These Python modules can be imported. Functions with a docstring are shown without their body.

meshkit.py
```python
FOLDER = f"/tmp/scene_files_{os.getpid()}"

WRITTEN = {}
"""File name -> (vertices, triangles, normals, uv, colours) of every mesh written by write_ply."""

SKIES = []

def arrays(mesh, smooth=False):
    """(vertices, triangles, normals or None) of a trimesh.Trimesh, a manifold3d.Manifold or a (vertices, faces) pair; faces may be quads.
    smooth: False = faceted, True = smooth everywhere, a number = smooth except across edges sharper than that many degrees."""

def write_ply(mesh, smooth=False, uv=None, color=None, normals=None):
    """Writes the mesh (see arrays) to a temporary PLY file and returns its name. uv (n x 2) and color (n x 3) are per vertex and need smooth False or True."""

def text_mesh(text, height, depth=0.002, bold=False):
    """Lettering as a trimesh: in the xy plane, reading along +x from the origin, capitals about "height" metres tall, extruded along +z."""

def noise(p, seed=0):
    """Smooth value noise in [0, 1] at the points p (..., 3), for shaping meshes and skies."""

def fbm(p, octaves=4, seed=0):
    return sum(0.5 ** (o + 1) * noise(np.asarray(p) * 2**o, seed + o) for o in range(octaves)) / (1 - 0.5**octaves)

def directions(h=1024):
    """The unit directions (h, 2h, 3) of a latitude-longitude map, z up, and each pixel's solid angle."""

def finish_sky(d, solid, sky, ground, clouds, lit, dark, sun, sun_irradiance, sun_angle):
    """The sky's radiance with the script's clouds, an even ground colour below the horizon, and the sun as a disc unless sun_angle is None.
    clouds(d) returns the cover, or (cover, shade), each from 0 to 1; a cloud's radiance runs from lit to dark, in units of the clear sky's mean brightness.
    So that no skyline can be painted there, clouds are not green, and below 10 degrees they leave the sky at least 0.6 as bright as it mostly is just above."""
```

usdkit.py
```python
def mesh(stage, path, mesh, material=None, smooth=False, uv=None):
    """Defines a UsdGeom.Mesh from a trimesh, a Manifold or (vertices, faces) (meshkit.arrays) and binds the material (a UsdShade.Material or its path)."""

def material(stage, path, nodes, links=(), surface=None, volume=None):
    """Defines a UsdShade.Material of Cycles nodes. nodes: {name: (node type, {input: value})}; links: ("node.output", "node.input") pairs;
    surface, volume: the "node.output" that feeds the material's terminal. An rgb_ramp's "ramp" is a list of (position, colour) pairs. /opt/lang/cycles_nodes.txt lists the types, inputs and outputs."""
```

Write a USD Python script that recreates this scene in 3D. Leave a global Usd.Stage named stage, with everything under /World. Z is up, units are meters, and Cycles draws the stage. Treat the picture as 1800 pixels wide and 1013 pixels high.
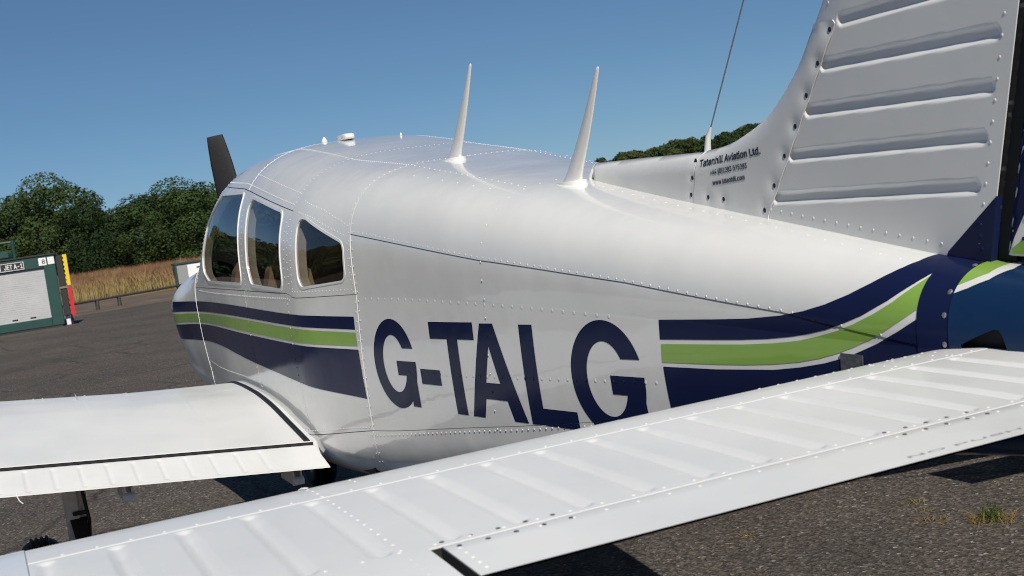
import math, random
import numpy as np, trimesh, shapely, usdkit, meshkit
from shapely.geometry import Polygon, LineString, Point, box as sbox
from shapely import affinity
from shapely.ops import unary_union
from scipy.interpolate import PchipInterpolator
from scipy.spatial import Delaunay
from pxr import Usd, UsdGeom, UsdLux, UsdShade, Gf, Sdf, Vt

stage = Usd.Stage.CreateInMemory()
UsdGeom.SetStageUpAxis(stage, UsdGeom.Tokens.z)
UsdGeom.SetStageMetersPerUnit(stage, 1.0)
UsdGeom.Xform.Define(stage, '/World')
stage.SetDefaultPrim(stage.GetPrimAtPath('/World'))
UsdGeom.Scope.Define(stage, '/World/Looks')
rng = np.random.default_rng(7)

# ------------------------------------------------------------------ camera, sky, sun, exposure
YAW, PITCH, ROLL = 1.17821861, -0.0643504474, 0.142349135
CAM = np.array([8.3761152, -1.74027332, 1.50981361])
FOCAL = 2272.10607 / 1800 * 36
SUN_EL = math.radians(41)
SUN_DIR_H = np.array([0.987, -0.158]) / np.linalg.norm([0.987, -0.158])
SUN = np.array([SUN_DIR_H[0] * math.cos(SUN_EL), SUN_DIR_H[1] * math.cos(SUN_EL), math.sin(SUN_EL)])
SKY_STRENGTH, SUN_INTENSITY, EXPOSURE = 0.080, 1.06, 0.13

fw = np.array([-math.sin(YAW) * math.cos(PITCH), math.cos(YAW) * math.cos(PITCH), math.sin(PITCH)])
rt = np.cross(fw, [0, 0, 1]); rt /= np.linalg.norm(rt); up = np.cross(rt, fw)
rt, up = math.cos(ROLL) * rt - math.sin(ROLL) * up, math.sin(ROLL) * rt + math.cos(ROLL) * up
cam = UsdGeom.Camera.Define(stage, '/World/camera')
cam.AddTransformOp().Set(Gf.Matrix4d(*rt, 0, *up, 0, *(-fw), 0, *CAM, 1))
cam.CreateHorizontalApertureAttr(36.0); cam.CreateVerticalApertureAttr(36.0 * 576 / 1024)
cam.CreateFocalLengthAttr(FOCAL); cam.CreateClippingRangeAttr(Gf.Vec2f(0.05, 2000))
cam.CreateFStopAttr(13.0); cam.CreateFocusDistanceAttr(4.4)
cam.CreateExposureAttr(EXPOSURE)

sky_mat = usdkit.material(stage, '/World/Looks/sky_look', {
    's': ('sky_texture', {'sky_type': 'single_scattering', 'sun_disc': False, 'sun_elevation': SUN_EL,
                          'sun_rotation': math.atan2(SUN[0], SUN[1]), 'altitude': 1500.0, 'air_density': 0.75,
                          'aerosol_density': 0.02, 'ozone_density': 4.5}),
    'gm': ('gamma', {'gamma': 0.76}), 't': ('mix_color', {'blend_type': 'multiply', 'fac': 1.0, 'b': (0.72, 0.945, 1.08), 'use_clamp': False}), 'b': ('background_shader', {'strength': SKY_STRENGTH})}, [('s.color', 'gm.color'), ('gm.color', 't.a'), ('t.result', 'b.color')], surface='b.background')
dome = UsdLux.DomeLight.Define(stage, '/World/sky')
UsdShade.MaterialBindingAPI.Apply(dome.GetPrim()).Bind(sky_mat)
dome.GetPrim().SetCustomDataByKey('kind', 'structure')
sun = UsdLux.DistantLight.Define(stage, '/World/sun')
sun.CreateIntensityAttr(SUN_INTENSITY); sun.CreateAngleAttr(0.5); sun.CreateNormalizeAttr(True) if hasattr(sun, 'CreateNormalizeAttr') else None
sun.CreateColorAttr(Gf.Vec3f(1.0, 0.955, 0.89))
zx = np.cross([0, 0, 1.0], SUN); zx /= np.linalg.norm(zx); zy = np.cross(SUN, zx)
sun.AddTransformOp().Set(Gf.Matrix4d(*zx, 0, *zy, 0, *SUN, 0, 0, 0, 0, 1))

# ------------------------------------------------------------------ helpers
names_used = {}
def numbered(parent, name):
    k = (parent, name); n = names_used.get(k, -1) + 1; names_used[k] = n
    return f'{parent}/{name}' if n == 0 else f'{parent}/{name}_{n:03d}'
def tag(prim, label=None, cat=None, group=None, kind=None):
    for k, v in (('label', label), ('category', cat), ('group', group), ('kind', kind)):
        if v: prim.SetCustomDataByKey(k, v)
    return prim
def thing(name, label, cat, base=(0, 0, 0), rotz=0.0, group=None):
    x = UsdGeom.Xform.Define(stage, numbered('/World', name))
    x.AddTranslateOp().Set(Gf.Vec3d(*map(float, base)))
    if rotz: x.AddRotateZOp().Set(float(rotz))
    return tag(x.GetPrim(), label, cat, group)
def put(name, V, F, mat, parent=None, N=None, smooth=False, base=None, kind=None, label=None, crease=None):
    """defines ONE mesh prim; V is given in scene space and stored relative to the thing's base"""
    V = np.asarray(V, float); F = np.asarray(F, int)
    if base is not None: V = V - np.asarray(base)
    path = numbered(str(parent.GetPath()) if parent is not None else '/World', name)
    if N is None:
        m = usdkit.mesh(stage, path, trimesh.Trimesh(V, F, process=False), mat, smooth=(crease if crease else smooth))
    else:
        m = UsdGeom.Mesh.Define(stage, path)
        m.CreatePointsAttr(Vt.Vec3fArray.FromNumpy(V.astype(np.float32)))
        m.CreateFaceVertexCountsAttr(Vt.IntArray.FromNumpy(np.full(len(F), 3, np.int32)))
        m.CreateFaceVertexIndicesAttr(Vt.IntArray.FromNumpy(F.astype(np.int32).ravel()))
        m.CreateSubdivisionSchemeAttr('none')
        m.CreateNormalsAttr(Vt.Vec3fArray.FromNumpy(np.asarray(N).astype(np.float32)))
        m.SetNormalsInterpolation('vertex')
        UsdShade.MaterialBindingAPI.Apply(m.GetPrim()).Bind(mat)
    return tag(m.GetPrim(), label, None, None, kind)
def putm(name, tm, mat, parent=None, smooth=30, base=None, **k):
    return put(name, tm.vertices, tm.faces, mat, parent, smooth=smooth, base=base, **k)
def cat_(ms):
    return trimesh.util.concatenate([trimesh.Trimesh(m.vertices, m.faces, process=False) for m in ms])
def merge(parts):
    """[(V, F, N)] -> one"""
    Vs, Fs, Ns, o = [], [], [], 0
    for V, F, N in parts:
        Vs.append(V); Fs.append(np.asarray(F) + o); Ns.append(N); o += len(V)
    return np.vstack(Vs), np.vstack(Fs), np.vstack(Ns)
def bx(lo, hi, ch=0.0):
    lo, hi = np.array(lo, float), np.array(hi, float)
    if ch <= 0:
        b = trimesh.creation.box(extents=hi - lo); b.apply_translation((lo + hi) / 2); return b
    pts = []
    for sx in (0, 1):
        for sy in (0, 1):
            for sz in (0, 1):
                c = np.array([hi[0] if sx else lo[0], hi[1] if sy else lo[1], hi[2] if sz else lo[2]])
                d = np.array([-1 if sx else 1, -1 if sy else 1, -1 if sz else 1]) * ch
                for k in range(3):
                    q = c + d; q[k] = c[k]; pts.append(q)
    return trimesh.convex.convex_hull(np.array(pts))
def tube(pts, r, n=10, caps=True):
    pts = np.asarray(pts, float); rr = np.broadcast_to(np.asarray(r, float), (len(pts),))
    T = np.gradient(pts, axis=0); T /= np.linalg.norm(T, axis=1, keepdims=True)
    a = np.array([0, 0, 1.0]) if abs(T[0][2]) < .9 else np.array([1.0, 0, 0])
    V, F = [], []
    u = np.cross(T[0], a); u /= np.linalg.norm(u)
    for i, (p, t) in enumerate(zip(pts, T)):
        u = u - t * (u @ t); u /= np.linalg.norm(u); w = np.cross(t, u)
        for k in range(n):
            an = 2 * math.pi * k / n
            V.append(p + rr[i] * (math.cos(an) * u + math.sin(an) * w))
    for i in range(len(pts) - 1):
        for k in range(n):
            a0, a1 = i * n + k, i * n + (k + 1) % n
            F += [[a0, a1, a1 + n], [a0, a1 + n, a0 + n]]
    if caps:
        V += [pts[0], pts[-1]]; c0, c1 = len(V) - 2, len(V) - 1; o = (len(pts) - 1) * n
        for k in range(n):
            F += [[c0, (k + 1) % n, k], [c1, o + k, o + (k + 1) % n]]
    return trimesh.Trimesh(np.array(V), np.array(F), process=False)
def tri2d(poly, s):
    """dense triangulation of a polygon: boundary samples plus inner points, about s apart"""
    Vs, Fs, o = [], [], 0
    for g in getattr(poly, 'geoms', [poly]):
        if g.is_empty or g.area < 1e-7: continue
        g = g.simplify(s * 0.004)
        P = []
        for ring in [g.exterior, *g.interiors]:
            P.append(np.array(shapely.segmentize(ring, s).coords)[:-1, :2])
        x0, y0, x1, y1 = g.bounds
        gx, gy = np.meshgrid(np.arange(x0, x1, s), np.arange(y0, y1, s * .866))
        gx = gx + (np.arange(gx.shape[0]) % 2)[:, None] * s / 2
        q = np.stack([gx.ravel(), gy.ravel()], 1)
        inner = g.buffer(-0.55 * s)
        if not inner.is_empty and len(q):
            shapely.prepare(inner); q = q[shapely.contains_xy(inner, q[:, 0], q[:, 1])]; P.append(q)
        P = np.vstack(P)
        P = P[np.sort(np.unique(np.round(P, 7), axis=0, return_index=True)[1])]
        if len(P) < 3: continue
        D = Delaunay(P).simplices
        c = P[D].mean(1)
        e1, e2 = P[D[:, 1]] - P[D[:, 0]], P[D[:, 2]] - P[D[:, 0]]
        ar = e1[:, 0] * e2[:, 1] - e1[:, 1] * e2[:, 0]
        gb = g.buffer(1e-7); shapely.prepare(gb)
        ok = shapely.contains_xy(gb, c[:, 0], c[:, 1]) & (np.abs(ar) > 1e-10)
        D = np.where(ar[:, None] < 0, D[:, ::-1], D)[ok]
        Vs.append(P); Fs.append(D + o); o += len(P)
    if not Vs: return np.zeros((0, 2)), np.zeros((0, 3), int)
    return np.vstack(Vs), np.vstack(Fs)
def skirt(V, F, N, depth):
    """side walls along the open edges, going inwards"""
    e = np.vstack([F[:, [0, 1]], F[:, [1, 2]], F[:, [2, 0]]])
    key = np.sort(e, 1); _, inv, cnt = np.unique(key, axis=0, return_inverse=True, return_counts=True)
    e = e[cnt[inv.ravel()] == 1]
    if not len(e): return V, F, N
    a, b = V[e[:, 0]], V[e[:, 1]]; a2, b2 = a - depth * N[e[:, 0]], b - depth * N[e[:, 1]]
    n = np.cross(a2 - a, b - a); n /= np.maximum(np.linalg.norm(n, axis=1, keepdims=True), 1e-12)
    m = len(e); o = len(V); i = np.arange(m)
    V2 = np.vstack([a, b, b2, a2]); F2 = np.vstack([np.stack([i, i + 3 * m, i + 2 * m], 1), np.stack([i, i + 2 * m, i + m], 1)]) + o
    return np.vstack([V, V2]), np.vstack([F, F2]), np.vstack([N, n, n, n, n])
def copies(src, name, label, cat, base, rotz=0, scale=(1, 1, 1), group=None):
    x = UsdGeom.Xform.Define(stage, numbered('/World', name))
    x.AddTranslateOp().Set(Gf.Vec3d(*map(float, base))); x.AddRotateZOp().Set(float(rotz)); x.AddScaleOp().Set(Gf.Vec3f(*map(float, scale)))
    x.GetPrim().GetReferences().AddInternalReference(src); x.GetPrim().SetInstanceable(True)
    return tag(x.GetPrim(), label, cat, group)

# ------------------------------------------------------------------ materials
MATS = {}
def mat(name, nodes, links, surface='p.BSDF', **k):
    MATS[name] = usdkit.material(stage, '/World/Looks/' + name, nodes, links, surface=surface, **k); return MATS[name]
def paint(name, col, rough=0.3, coat=0.55, wave=0.0011, dirt=0.06, coat_rough=0.06, spec=0.5):
    c = np.array(col)
    return mat(name, {
        'g': ('geometry', {}),
        'm': ('mapping', {'scale': (1.0, 1.0, 1.0)}),
        'n1': ('noise_texture', {'scale': 5.5, 'detail': 2.0, 'roughness': 0.45}),
        'n2': ('noise_texture', {'scale': 2.3, 'detail': 6.0, 'roughness': 0.62}),
        'n3': ('noise_texture', {'scale': 420.0, 'detail': 2.0}),
        'r': ('rgb_ramp', {'ramp': [(0.32, tuple(c * (1 - dirt))), (0.62, tuple(c))]}),
        'rr': ('map_range', {'from_min': 0.3, 'from_max': 0.75, 'to_min': rough * 0.8, 'to_max': rough * 1.35}),
        'b1': ('bump', {'strength': 1.0, 'distance': wave}),
        'b2': ('bump', {'strength': 0.25, 'distance': 0.0004}),
        'p': ('principled_bsdf', {'coat_weight': coat, 'coat_roughness': coat_rough, 'ior': 1.45, 'specular_ior_level': spec})},
        [('g.position', 'n1.vector'), ('g.position', 'n2.vector'), ('g.position', 'n3.vector'), ('n1.fac', 'b1.height'), ('n3.fac', 'b2.height'),
         ('b1.normal', 'b2.normal'), ('b2.normal', 'p.normal'), ('b1.normal', 'p.coat_normal'), ('n2.fac', 'r.fac'), ('r.color', 'p.base_color'), ('n2.fac', 'rr.value'), ('rr.result', 'p.roughness')])
white = paint('white_paint', (0.77, 0.762, 0.725), rough=.22, coat=.7, wave=0.0026, coat_rough=.03)
white_flat = paint('white_wing_paint', (0.77, 0.764, 0.735), rough=0.40, coat=0.32, wave=0.0012, coat_rough=0.12)
tip_plastic = paint('pale_plastic', (0.74, 0.77, 0.79), rough=0.3, coat=0.3)
navy = paint('navy_paint', (0.010, 0.016, 0.058), rough=0.13, coat=0.0, wave=0.0026, dirt=0.15, spec=0.08)
blue = paint('blue_cone_paint', (0.008, 0.030, 0.085), rough=0.22, coat=0.0, wave=0.0016, dirt=0.12, spec=0.25)
green = paint('green_paint', (0.25, 0.43, 0.065), rough=0.3, coat=0.5, wave=0.0014, dirt=0.06)
def simple(name, col, rough=0.6, metal=0.0, noise=0.12, scale=30.0, bump=0.0, **extra):
    c = np.array(col)
    nodes = {'g': ('geometry', {}), 'n': ('noise_texture', {'scale': scale, 'detail': 5.0, 'roughness': 0.6}),
             'r': ('rgb_ramp', {'ramp': [(0.3, tuple(c * (1 - noise))), (0.7, tuple(np.minimum(c * (1 + noise), 1)))]}),
             'p': ('principled_bsdf', {'roughness': rough, 'metallic': metal, **extra})}
    links = [('g.position', 'n.vector'), ('n.fac', 'r.fac'), ('r.color', 'p.base_color')]
    if bump:
        nodes['b'] = ('bump', {'strength': 0.6, 'distance': bump}); links += [('n.fac', 'b.height'), ('b.normal', 'p.normal')]
    return mat(name, nodes, links)
backing = simple('backing_metal', (0.13, 0.13, 0.13), 0.7)
dark = simple('dark_void', (0.012, 0.012, 0.014), 0.8)
rubber = simple('black_rubber', (0.014, 0.014, 0.016), 0.55, scale=90, bump=0.0006)
screwm = simple('dark_screw', (0.035, 0.035, 0.036), 0.4, 0.6, scale=300)
inkgrey = simple('worn_print', (0.30, 0.30, 0.31), 0.6)
greyscrew = simple('grey_screw', (0.12, 0.12, 0.12), 0.45, 0.5, scale=300)
steel = simple('grey_steel', (0.33, 0.33, 0.33), 0.38, 0.7, scale=60)
greyleg = simple('grey_painted_metal', (0.72, 0.73, 0.76), 0.45, 0.0)
lining = simple('beige_lining', (0.50, 0.44, 0.36), 0.85, noise=0.15, scale=25)
reveal = simple('reveal_trim', (0.62, 0.53, 0.42), 0.85, noise=0.1, scale=25)
seatfab = simple('tan_fabric', (0.60, 0.44, 0.28), 0.9, noise=0.2, scale=55, bump=0.0008)
panelblk = simple('black_panel', (0.02, 0.02, 0.022), 0.5)
propblk = simple('matt_black_blade', (0.0045, 0.004, 0.0048), 0.5, noise=0.5, scale=55, bump=0.0008)
inkm = simple('dark_print', (0.02, 0.022, 0.03), 0.5)
lettwhite = simple('sign_white', (0.75, 0.75, 0.74), 0.6)
stringm = simple('white_cord', (0.75, 0.73, 0.68), 0.8)
glass = mat('window_glass', {
    'g': ('geometry', {}), 'd': ('vector_math', {'math_type': 'dot_product'}), 'a': ('math', {'math_type': 'absolute'}),
    'i': ('math', {'math_type': 'subtract', 'value1': 1.0, 'use_clamp': True}), 'p5': ('math', {'math_type': 'power', 'value2': 5.0}),
    'f': ('math', {'math_type': 'multiply_add', 'value2': 0.92, 'value3': 0.06, 'use_clamp': True}),
    't': ('transparent_bsdf', {'color': (0.52, 0.52, 0.50)}), 'r': ('glossy_bsdf', {'color': (1, 1, 1), 'roughness': 0.012}),
    'x': ('mix_closure', {})}, [('g.incoming', 'd.vector1'), ('g.normal', 'd.vector2'), ('d.value', 'a.value1'), ('a.value', 'i.value2'), ('i.value', 'p5.value1'),
    ('p5.value', 'f.value1'), ('f.value', 'x.fac'), ('t.BSDF', 'x.closure1'), ('r.BSDF', 'x.closure2')], surface='x.closure')

# ------------------------------------------------------------------ ground
mat('asphalt', {
    'g': ('geometry', {}),
    'n1': ('noise_texture', {'scale': 0.55, 'detail': 7.0, 'roughness': 0.62}),
    'n2': ('noise_texture', {'scale': 38.0, 'detail': 5.0, 'roughness': 0.75}),
    'v': ('voronoi_texture', {'scale': 84.0, 'feature': 'f1'}),
    'vs': ('separate_color', {}),
    'st': ('rgb_ramp', {'ramp': [(0.0, (0.040, 0.033, 0.027)), (0.45, (0.092, 0.077, 0.063)), (0.9, (0.142, 0.120, 0.100)), (0.985, (0.22, 0.195, 0.17)), (1.0, (0.42, 0.39, 0.35))]}),
    'sc': ('voronoi_texture', {'scale': 0.55, 'feature': 'distance_to_edge'}),
    'wn': ('noise_texture', {'scale': 3.2, 'detail': 5.0}),
    'wm': ('mix_vector', {'fac': 0.16}),
    'cr': ('map_range', {'from_min': 0.0, 'from_max': 0.016, 'to_min': 0.45, 'to_max': 1.0, 'clamp': True}),
    'crm': ('map_range', {'from_min': 0.42, 'from_max': 0.5, 'to_min': 0.0, 'to_max': 1.0, 'clamp': True}),
    'cm': ('mix_float', {'a': 1.0}),
    'big': ('rgb_ramp', {'ramp': [(0.28, (0.62, 0.62, 0.63)), (0.45, (0.94, 0.93, 0.92)), (0.72, (1.22, 1.19, 1.14))]}),
    'mu': ('mix_color', {'blend_type': 'multiply', 'fac': 1.0}),
    'mn': ('rgb_ramp', {'ramp': [(0.35, (0.55, 0.55, 0.55)), (0.7, (1.25, 1.25, 1.25))]}),
    'mu2': ('mix_color', {'blend_type': 'multiply', 'fac': 1.0}),
    'mu3': ('mix_color', {'blend_type': 'multiply', 'fac': 1.0}),
    'h': ('math', {'math_type': 'add'}),
    'b': ('bump', {'strength': 0.8, 'distance': 0.0045}),
    'p': ('principled_bsdf', {'roughness': 0.85, 'specular_ior_level': 0.35})},
    [('g.position', 'n1.vector'), ('g.position', 'n2.vector'), ('g.position', 'v.vector'), ('v.color', 'vs.color'), ('vs.r', 'st.fac'),
     ('g.position', 'wn.vector'), ('g.position', 'wm.a'), ('wn.color', 'wm.b'), ('wm.result', 'sc.vector'), ('sc.distance', 'cr.value'),
     ('n1.fac', 'crm.value'), ('crm.result', 'cm.fac'), ('cr.result', 'cm.b'),
     ('n1.fac', 'big.fac'), ('n2.fac', 'mn.fac'), ('st.color', 'mu.a'), ('big.color', 'mu.b'), ('mu.result', 'mu2.a'), ('mn.color', 'mu2.b'),
     ('mu2.result', 'mu3.a'), ('cm.result', 'mu3.b'), ('v.distance', 'h.value1'), ('n2.fac', 'h.value2'), ('h.value', 'b.height'), ('b.normal', 'p.normal'), ('mu3.result', 'p.base_color')])
def sheet(name, pts, z, m):
    poly = Polygon(pts); V, F = tri2d(poly, 400)
    if len(F) == 0 or abs(sum(Polygon(V[f]).area for f in F) - poly.area) > poly.area * .01:
        V, F = trimesh.creation.triangulate_polygon(poly, engine='earcut')
    p = put(name, np.c_[V, np.full(len(V), z)], F, m); tag(p, kind='structure'); return p
sheet('apron_ground', [(-900, -900), (900, -900), (900, 900), (-900, 900)], 0.0, MATS['asphalt'])
dirt = mat('dry_dirt', {'g': ('geometry', {}), 'n': ('noise_texture', {'scale': 0.9, 'detail': 8.0, 'roughness': 0.65}), 'n2': ('noise_texture', {'scale': 14.0, 'detail': 5.0}),
    'r': ('rgb_ramp', {'ramp': [(0.3, (0.075, 0.055, 0.04)), (0.55, (0.135, 0.10, 0.07)), (0.75, (0.20, 0.16, 0.10))]}),
    'b': ('bump', {'strength': 0.7, 'distance': 0.03}), 'p': ('principled_bsdf', {'roughness': 0.95})},
    [('g.position', 'n.vector'), ('g.position', 'n2.vector'), ('n.fac', 'r.fac'), ('n2.fac', 'b.height'), ('b.normal', 'p.normal'), ('r.color', 'p.base_color')])
field = mat('dry_field', {'g': ('geometry', {}), 'n': ('noise_texture', {'scale': 0.5, 'detail': 8.0, 'roughness': 0.65}), 'n2': ('noise_texture', {'scale': 9.0, 'detail': 5.0}),
    'r': ('rgb_ramp', {'ramp': [(0.3, (0.10, 0.085, 0.035)), (0.5, (0.20, 0.155, 0.07)), (0.75, (0.30, 0.24, 0.12))]}),
    'b': ('bump', {'strength': 0.9, 'distance': 0.06}), 'p': ('principled_bsdf', {'roughness': 0.95})},
    [('g.position', 'n.vector'), ('g.position', 'n2.vector'), ('n.fac', 'r.fac'), ('n2.fac', 'b.height'), ('b.normal', 'p.normal'), ('r.color', 'p.base_color')])
# wavy edge between apron and verge, then the grass field behind it
ys = np.arange(-9, 141, 1.0)
edge = [(-33.2 - 0.45 * max(0, y) * 0.25 + 0.9 * (meshkit.noise(np.array([y * .45, 3.3, 0]), 5) - .5), y) for y in ys]
sheet('dirt_verge', edge + [(-60, 141), (-60, -9)], 0.004, dirt)
edge2 = [(-44.0 - 0.10 * max(0, y) + 1.0 * (meshkit.noise(np.array([y * .4, 9.3, 0]), 8) - .5), y) for y in ys]
sheet('grass_field', edge2 + [(-420, 141), (-420, -9)], 0.008, field)

# ------------------------------------------------------------------ the aircraft: fuselage surface
B = np.array([3.2, 0.0, 0.0])
craft = thing('light_aircraft', 'white low wing light aircraft with navy and green stripes lettered G-TALG', 'aircraft', B)
# station x, half width, height of widest point, top, power, lower longeron half width and height, bottom, power
ST = np.array([
    [0.30, .440, 1.10, 1.27, 2.4, .42, 1.00, .80, 2.4], [0.45, .615, 1.13, 1.35, 2.5, .55, .96, .72, 2.4],
    [0.70, .690, 1.16, 1.42, 2.7, .64, .90, .64, 2.4], [1.00, .652, 1.18, 1.46, 2.9, .61, .84, .57, 2.5],
    [1.25, .625, 1.20, 1.56, 3.2, .60, .82, .55, 2.6], [1.50, .615, 1.21, 1.78, 3.6, .595, .79, .54, 2.6],
    [1.80, .612, 1.215, 1.895, 3.6, .59, .78, .51, 3.2], [2.10, .610, 1.22, 1.92, 3.4, .59, .78, .50, 3.4],
    [2.49, .608, 1.21, 1.914, 3.2, .59, .78, .50, 3.4], [3.00, .606, 1.21, 1.853, 3.2, .59, .78, .50, 3.4],
    [3.365, .598, 1.21, 1.7925, 3.2, .59, .78, .51, 3.4], [3.957, .503, 1.2665, 1.705, 3.6, .515, .784, .535, 3.3],
    [4.853, .373, 1.239, 1.5635, 3.1, .390, .83, .66, 2.6], [5.50, .279, 1.200, 1.450, 2.8, .29, .89, .76, 2.6],
    [6.00, .207, 1.165, 1.365, 2.6, .21, .94, .85, 2.5], [6.40, .150, 1.14, 1.297, 2.5, .15, .98, .91, 2.4],
    [6.52, .136, 1.135, 1.2775, 2.5, .137, .99, .925, 2.4], [6.75, .118, 1.13, 1.252, 2.6, .118, 1.01, .95, 2.4], [7.15, .062, 1.11, 1.205, 2.4, .062, 1.05, 1.02, 2.2]])
_f = [PchipInterpolator(ST[:, 0], ST[:, k]) for k in range(1, 9)]
UA, UB, K = .46, .80, 1.9
def S(x, u):
    x, u = np.broadcast_arrays(np.asarray(x, float), np.asarray(u, float))
    w, zc, zt, n, wl, zl, zb, nb = [f(np.clip(x, .30, 7.15)) for f in _f]
    a = np.abs(u); sg = np.sign(u)
    th = np.clip(a / UA, 0, 1) * np.pi / 2; c, s = np.cos(th), np.sin(th)
    r = (np.maximum(s, 1e-9) ** n + np.maximum(c, 1e-9) ** n) ** (-1 / n)
    y1, z1 = w * r * s, zc + (zt - zc) * r * c
    q = np.clip((a - UA) / (UB - UA), 0, 1)
    y2, z2 = w + (wl - w) * q + .006 * np.sin(np.pi * q), zc + (zl - zc) * q
    th = np.clip((a - UB) / (1 - UB), 0, 1) * np.pi / 2; c, s = np.cos(th), np.sin(th)
    r = (np.maximum(s, 1e-9) ** nb + np.maximum(c, 1e-9) ** nb) ** (-1 / nb)
    y3, z3 = wl * r * c, zl - (zl - zb) * r * s
    y = np.where(a < UA, y1, np.where(a < UB, y2, y3)); z = np.where(a < UA, z1, np.where(a < UB, z2, z3))
    return np.stack([x, sg * y, z], -1)
def Nrm(x, u):
    e = 2e-4
    n = np.cross(S(x + e, u) - S(x - e, u), S(x, u + e) - S(x, u - e))
    return n / np.maximum(np.linalg.norm(n, axis=-1, keepdims=True), 1e-12)
def uz(x, z):
    x, z = np.broadcast_arrays(np.asarray(x, float), np.asarray(z, float))
    lo, hi = np.zeros(x.shape), np.ones(x.shape)
    for _ in range(34):
        m = (lo + hi) / 2; t = S(x, m)[..., 2] > z
        lo, hi = np.where(t, m, lo), np.where(t, hi, m)
    return (lo + hi) / 2
def patch(poly, off=0.0, s=.03, depth=0.0):
    """poly in (x, u*K) -> mesh on the fuselage skin, off metres proud"""
    P, F = tri2d(poly, s)
    if not len(F): return None
    x, u = P[:, 0], P[:, 1] / K
    N = Nrm(x, u); V = S(x, u) + off * N
    return skirt(V, F, N, depth) if depth else (V, F, N)
def xu(pts): return Polygon([(x, u * K) for x, u in pts])
def side_poly(pts, left=True, step=.02):
    """polygon given by (x, z) on the side -> (x, u*K)"""
    ring = shapely.segmentize(Polygon(pts), step)
    def tr(r):
        a = np.array(r.coords)[:, :2]; u = uz(a[:, 0], a[:, 1]) * (-1 if left else 1)
        return np.c_[a[:, 0], u * K]
    return Polygon(tr(ring.exterior), [tr(i) for i in ring.interiors]).buffer(0)
def mirror(p): return affinity.scale(p, 1, -1, origin=(0, 0))
def line_interp(pts):
    a = np.array(pts); return lambda x: np.interp(x, a[:, 0], a[:, 1])
def strip_between(fa, fb, x0, x1, step=.03):
    """region of (x,u) between two curves u=fa(x) and u=fb(x)"""
    xs = np.arange(x0, x1, step); xs = np.append(xs, x1)
    return Polygon([(x, fa(x) * K) for x in xs] + [(x, fb(x) * K) for x in xs[::-1]]).buffer(0)

UL = line_interp([(3.957, .322), (4.33, .336), (4.853, .355), (5.55, .364), (6.10, .392), (6.286, .423), (6.46, .452)])
LL = line_interp([(1.0, .84), (3.3, .832), (3.957, .800), (4.43, .782), (4.75, .772), (5.236, .760), (6.46, .74)])
xs_ = np.linspace(1.2, 3.4, 60)
_rz = np.interp(xs_, [1.2, 1.5, 1.85, 2.375, 2.58, 3.4], [1.50, 1.70, 1.797, 1.754, 1.727, 1.598])
ROOFU = line_interp(np.c_[xs_, uz(xs_, _rz)])
xb_ = np.linspace(1.0, 4.0, 60)
BELT = line_interp(np.c_[xb_, uz(xb_, np.interp(xb_, [1.0, 3.3, 3.4, 4.0], [1.305, 1.285, 1.267, 1.272]))])
neg = lambda f: (lambda x: -f(x))
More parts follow.
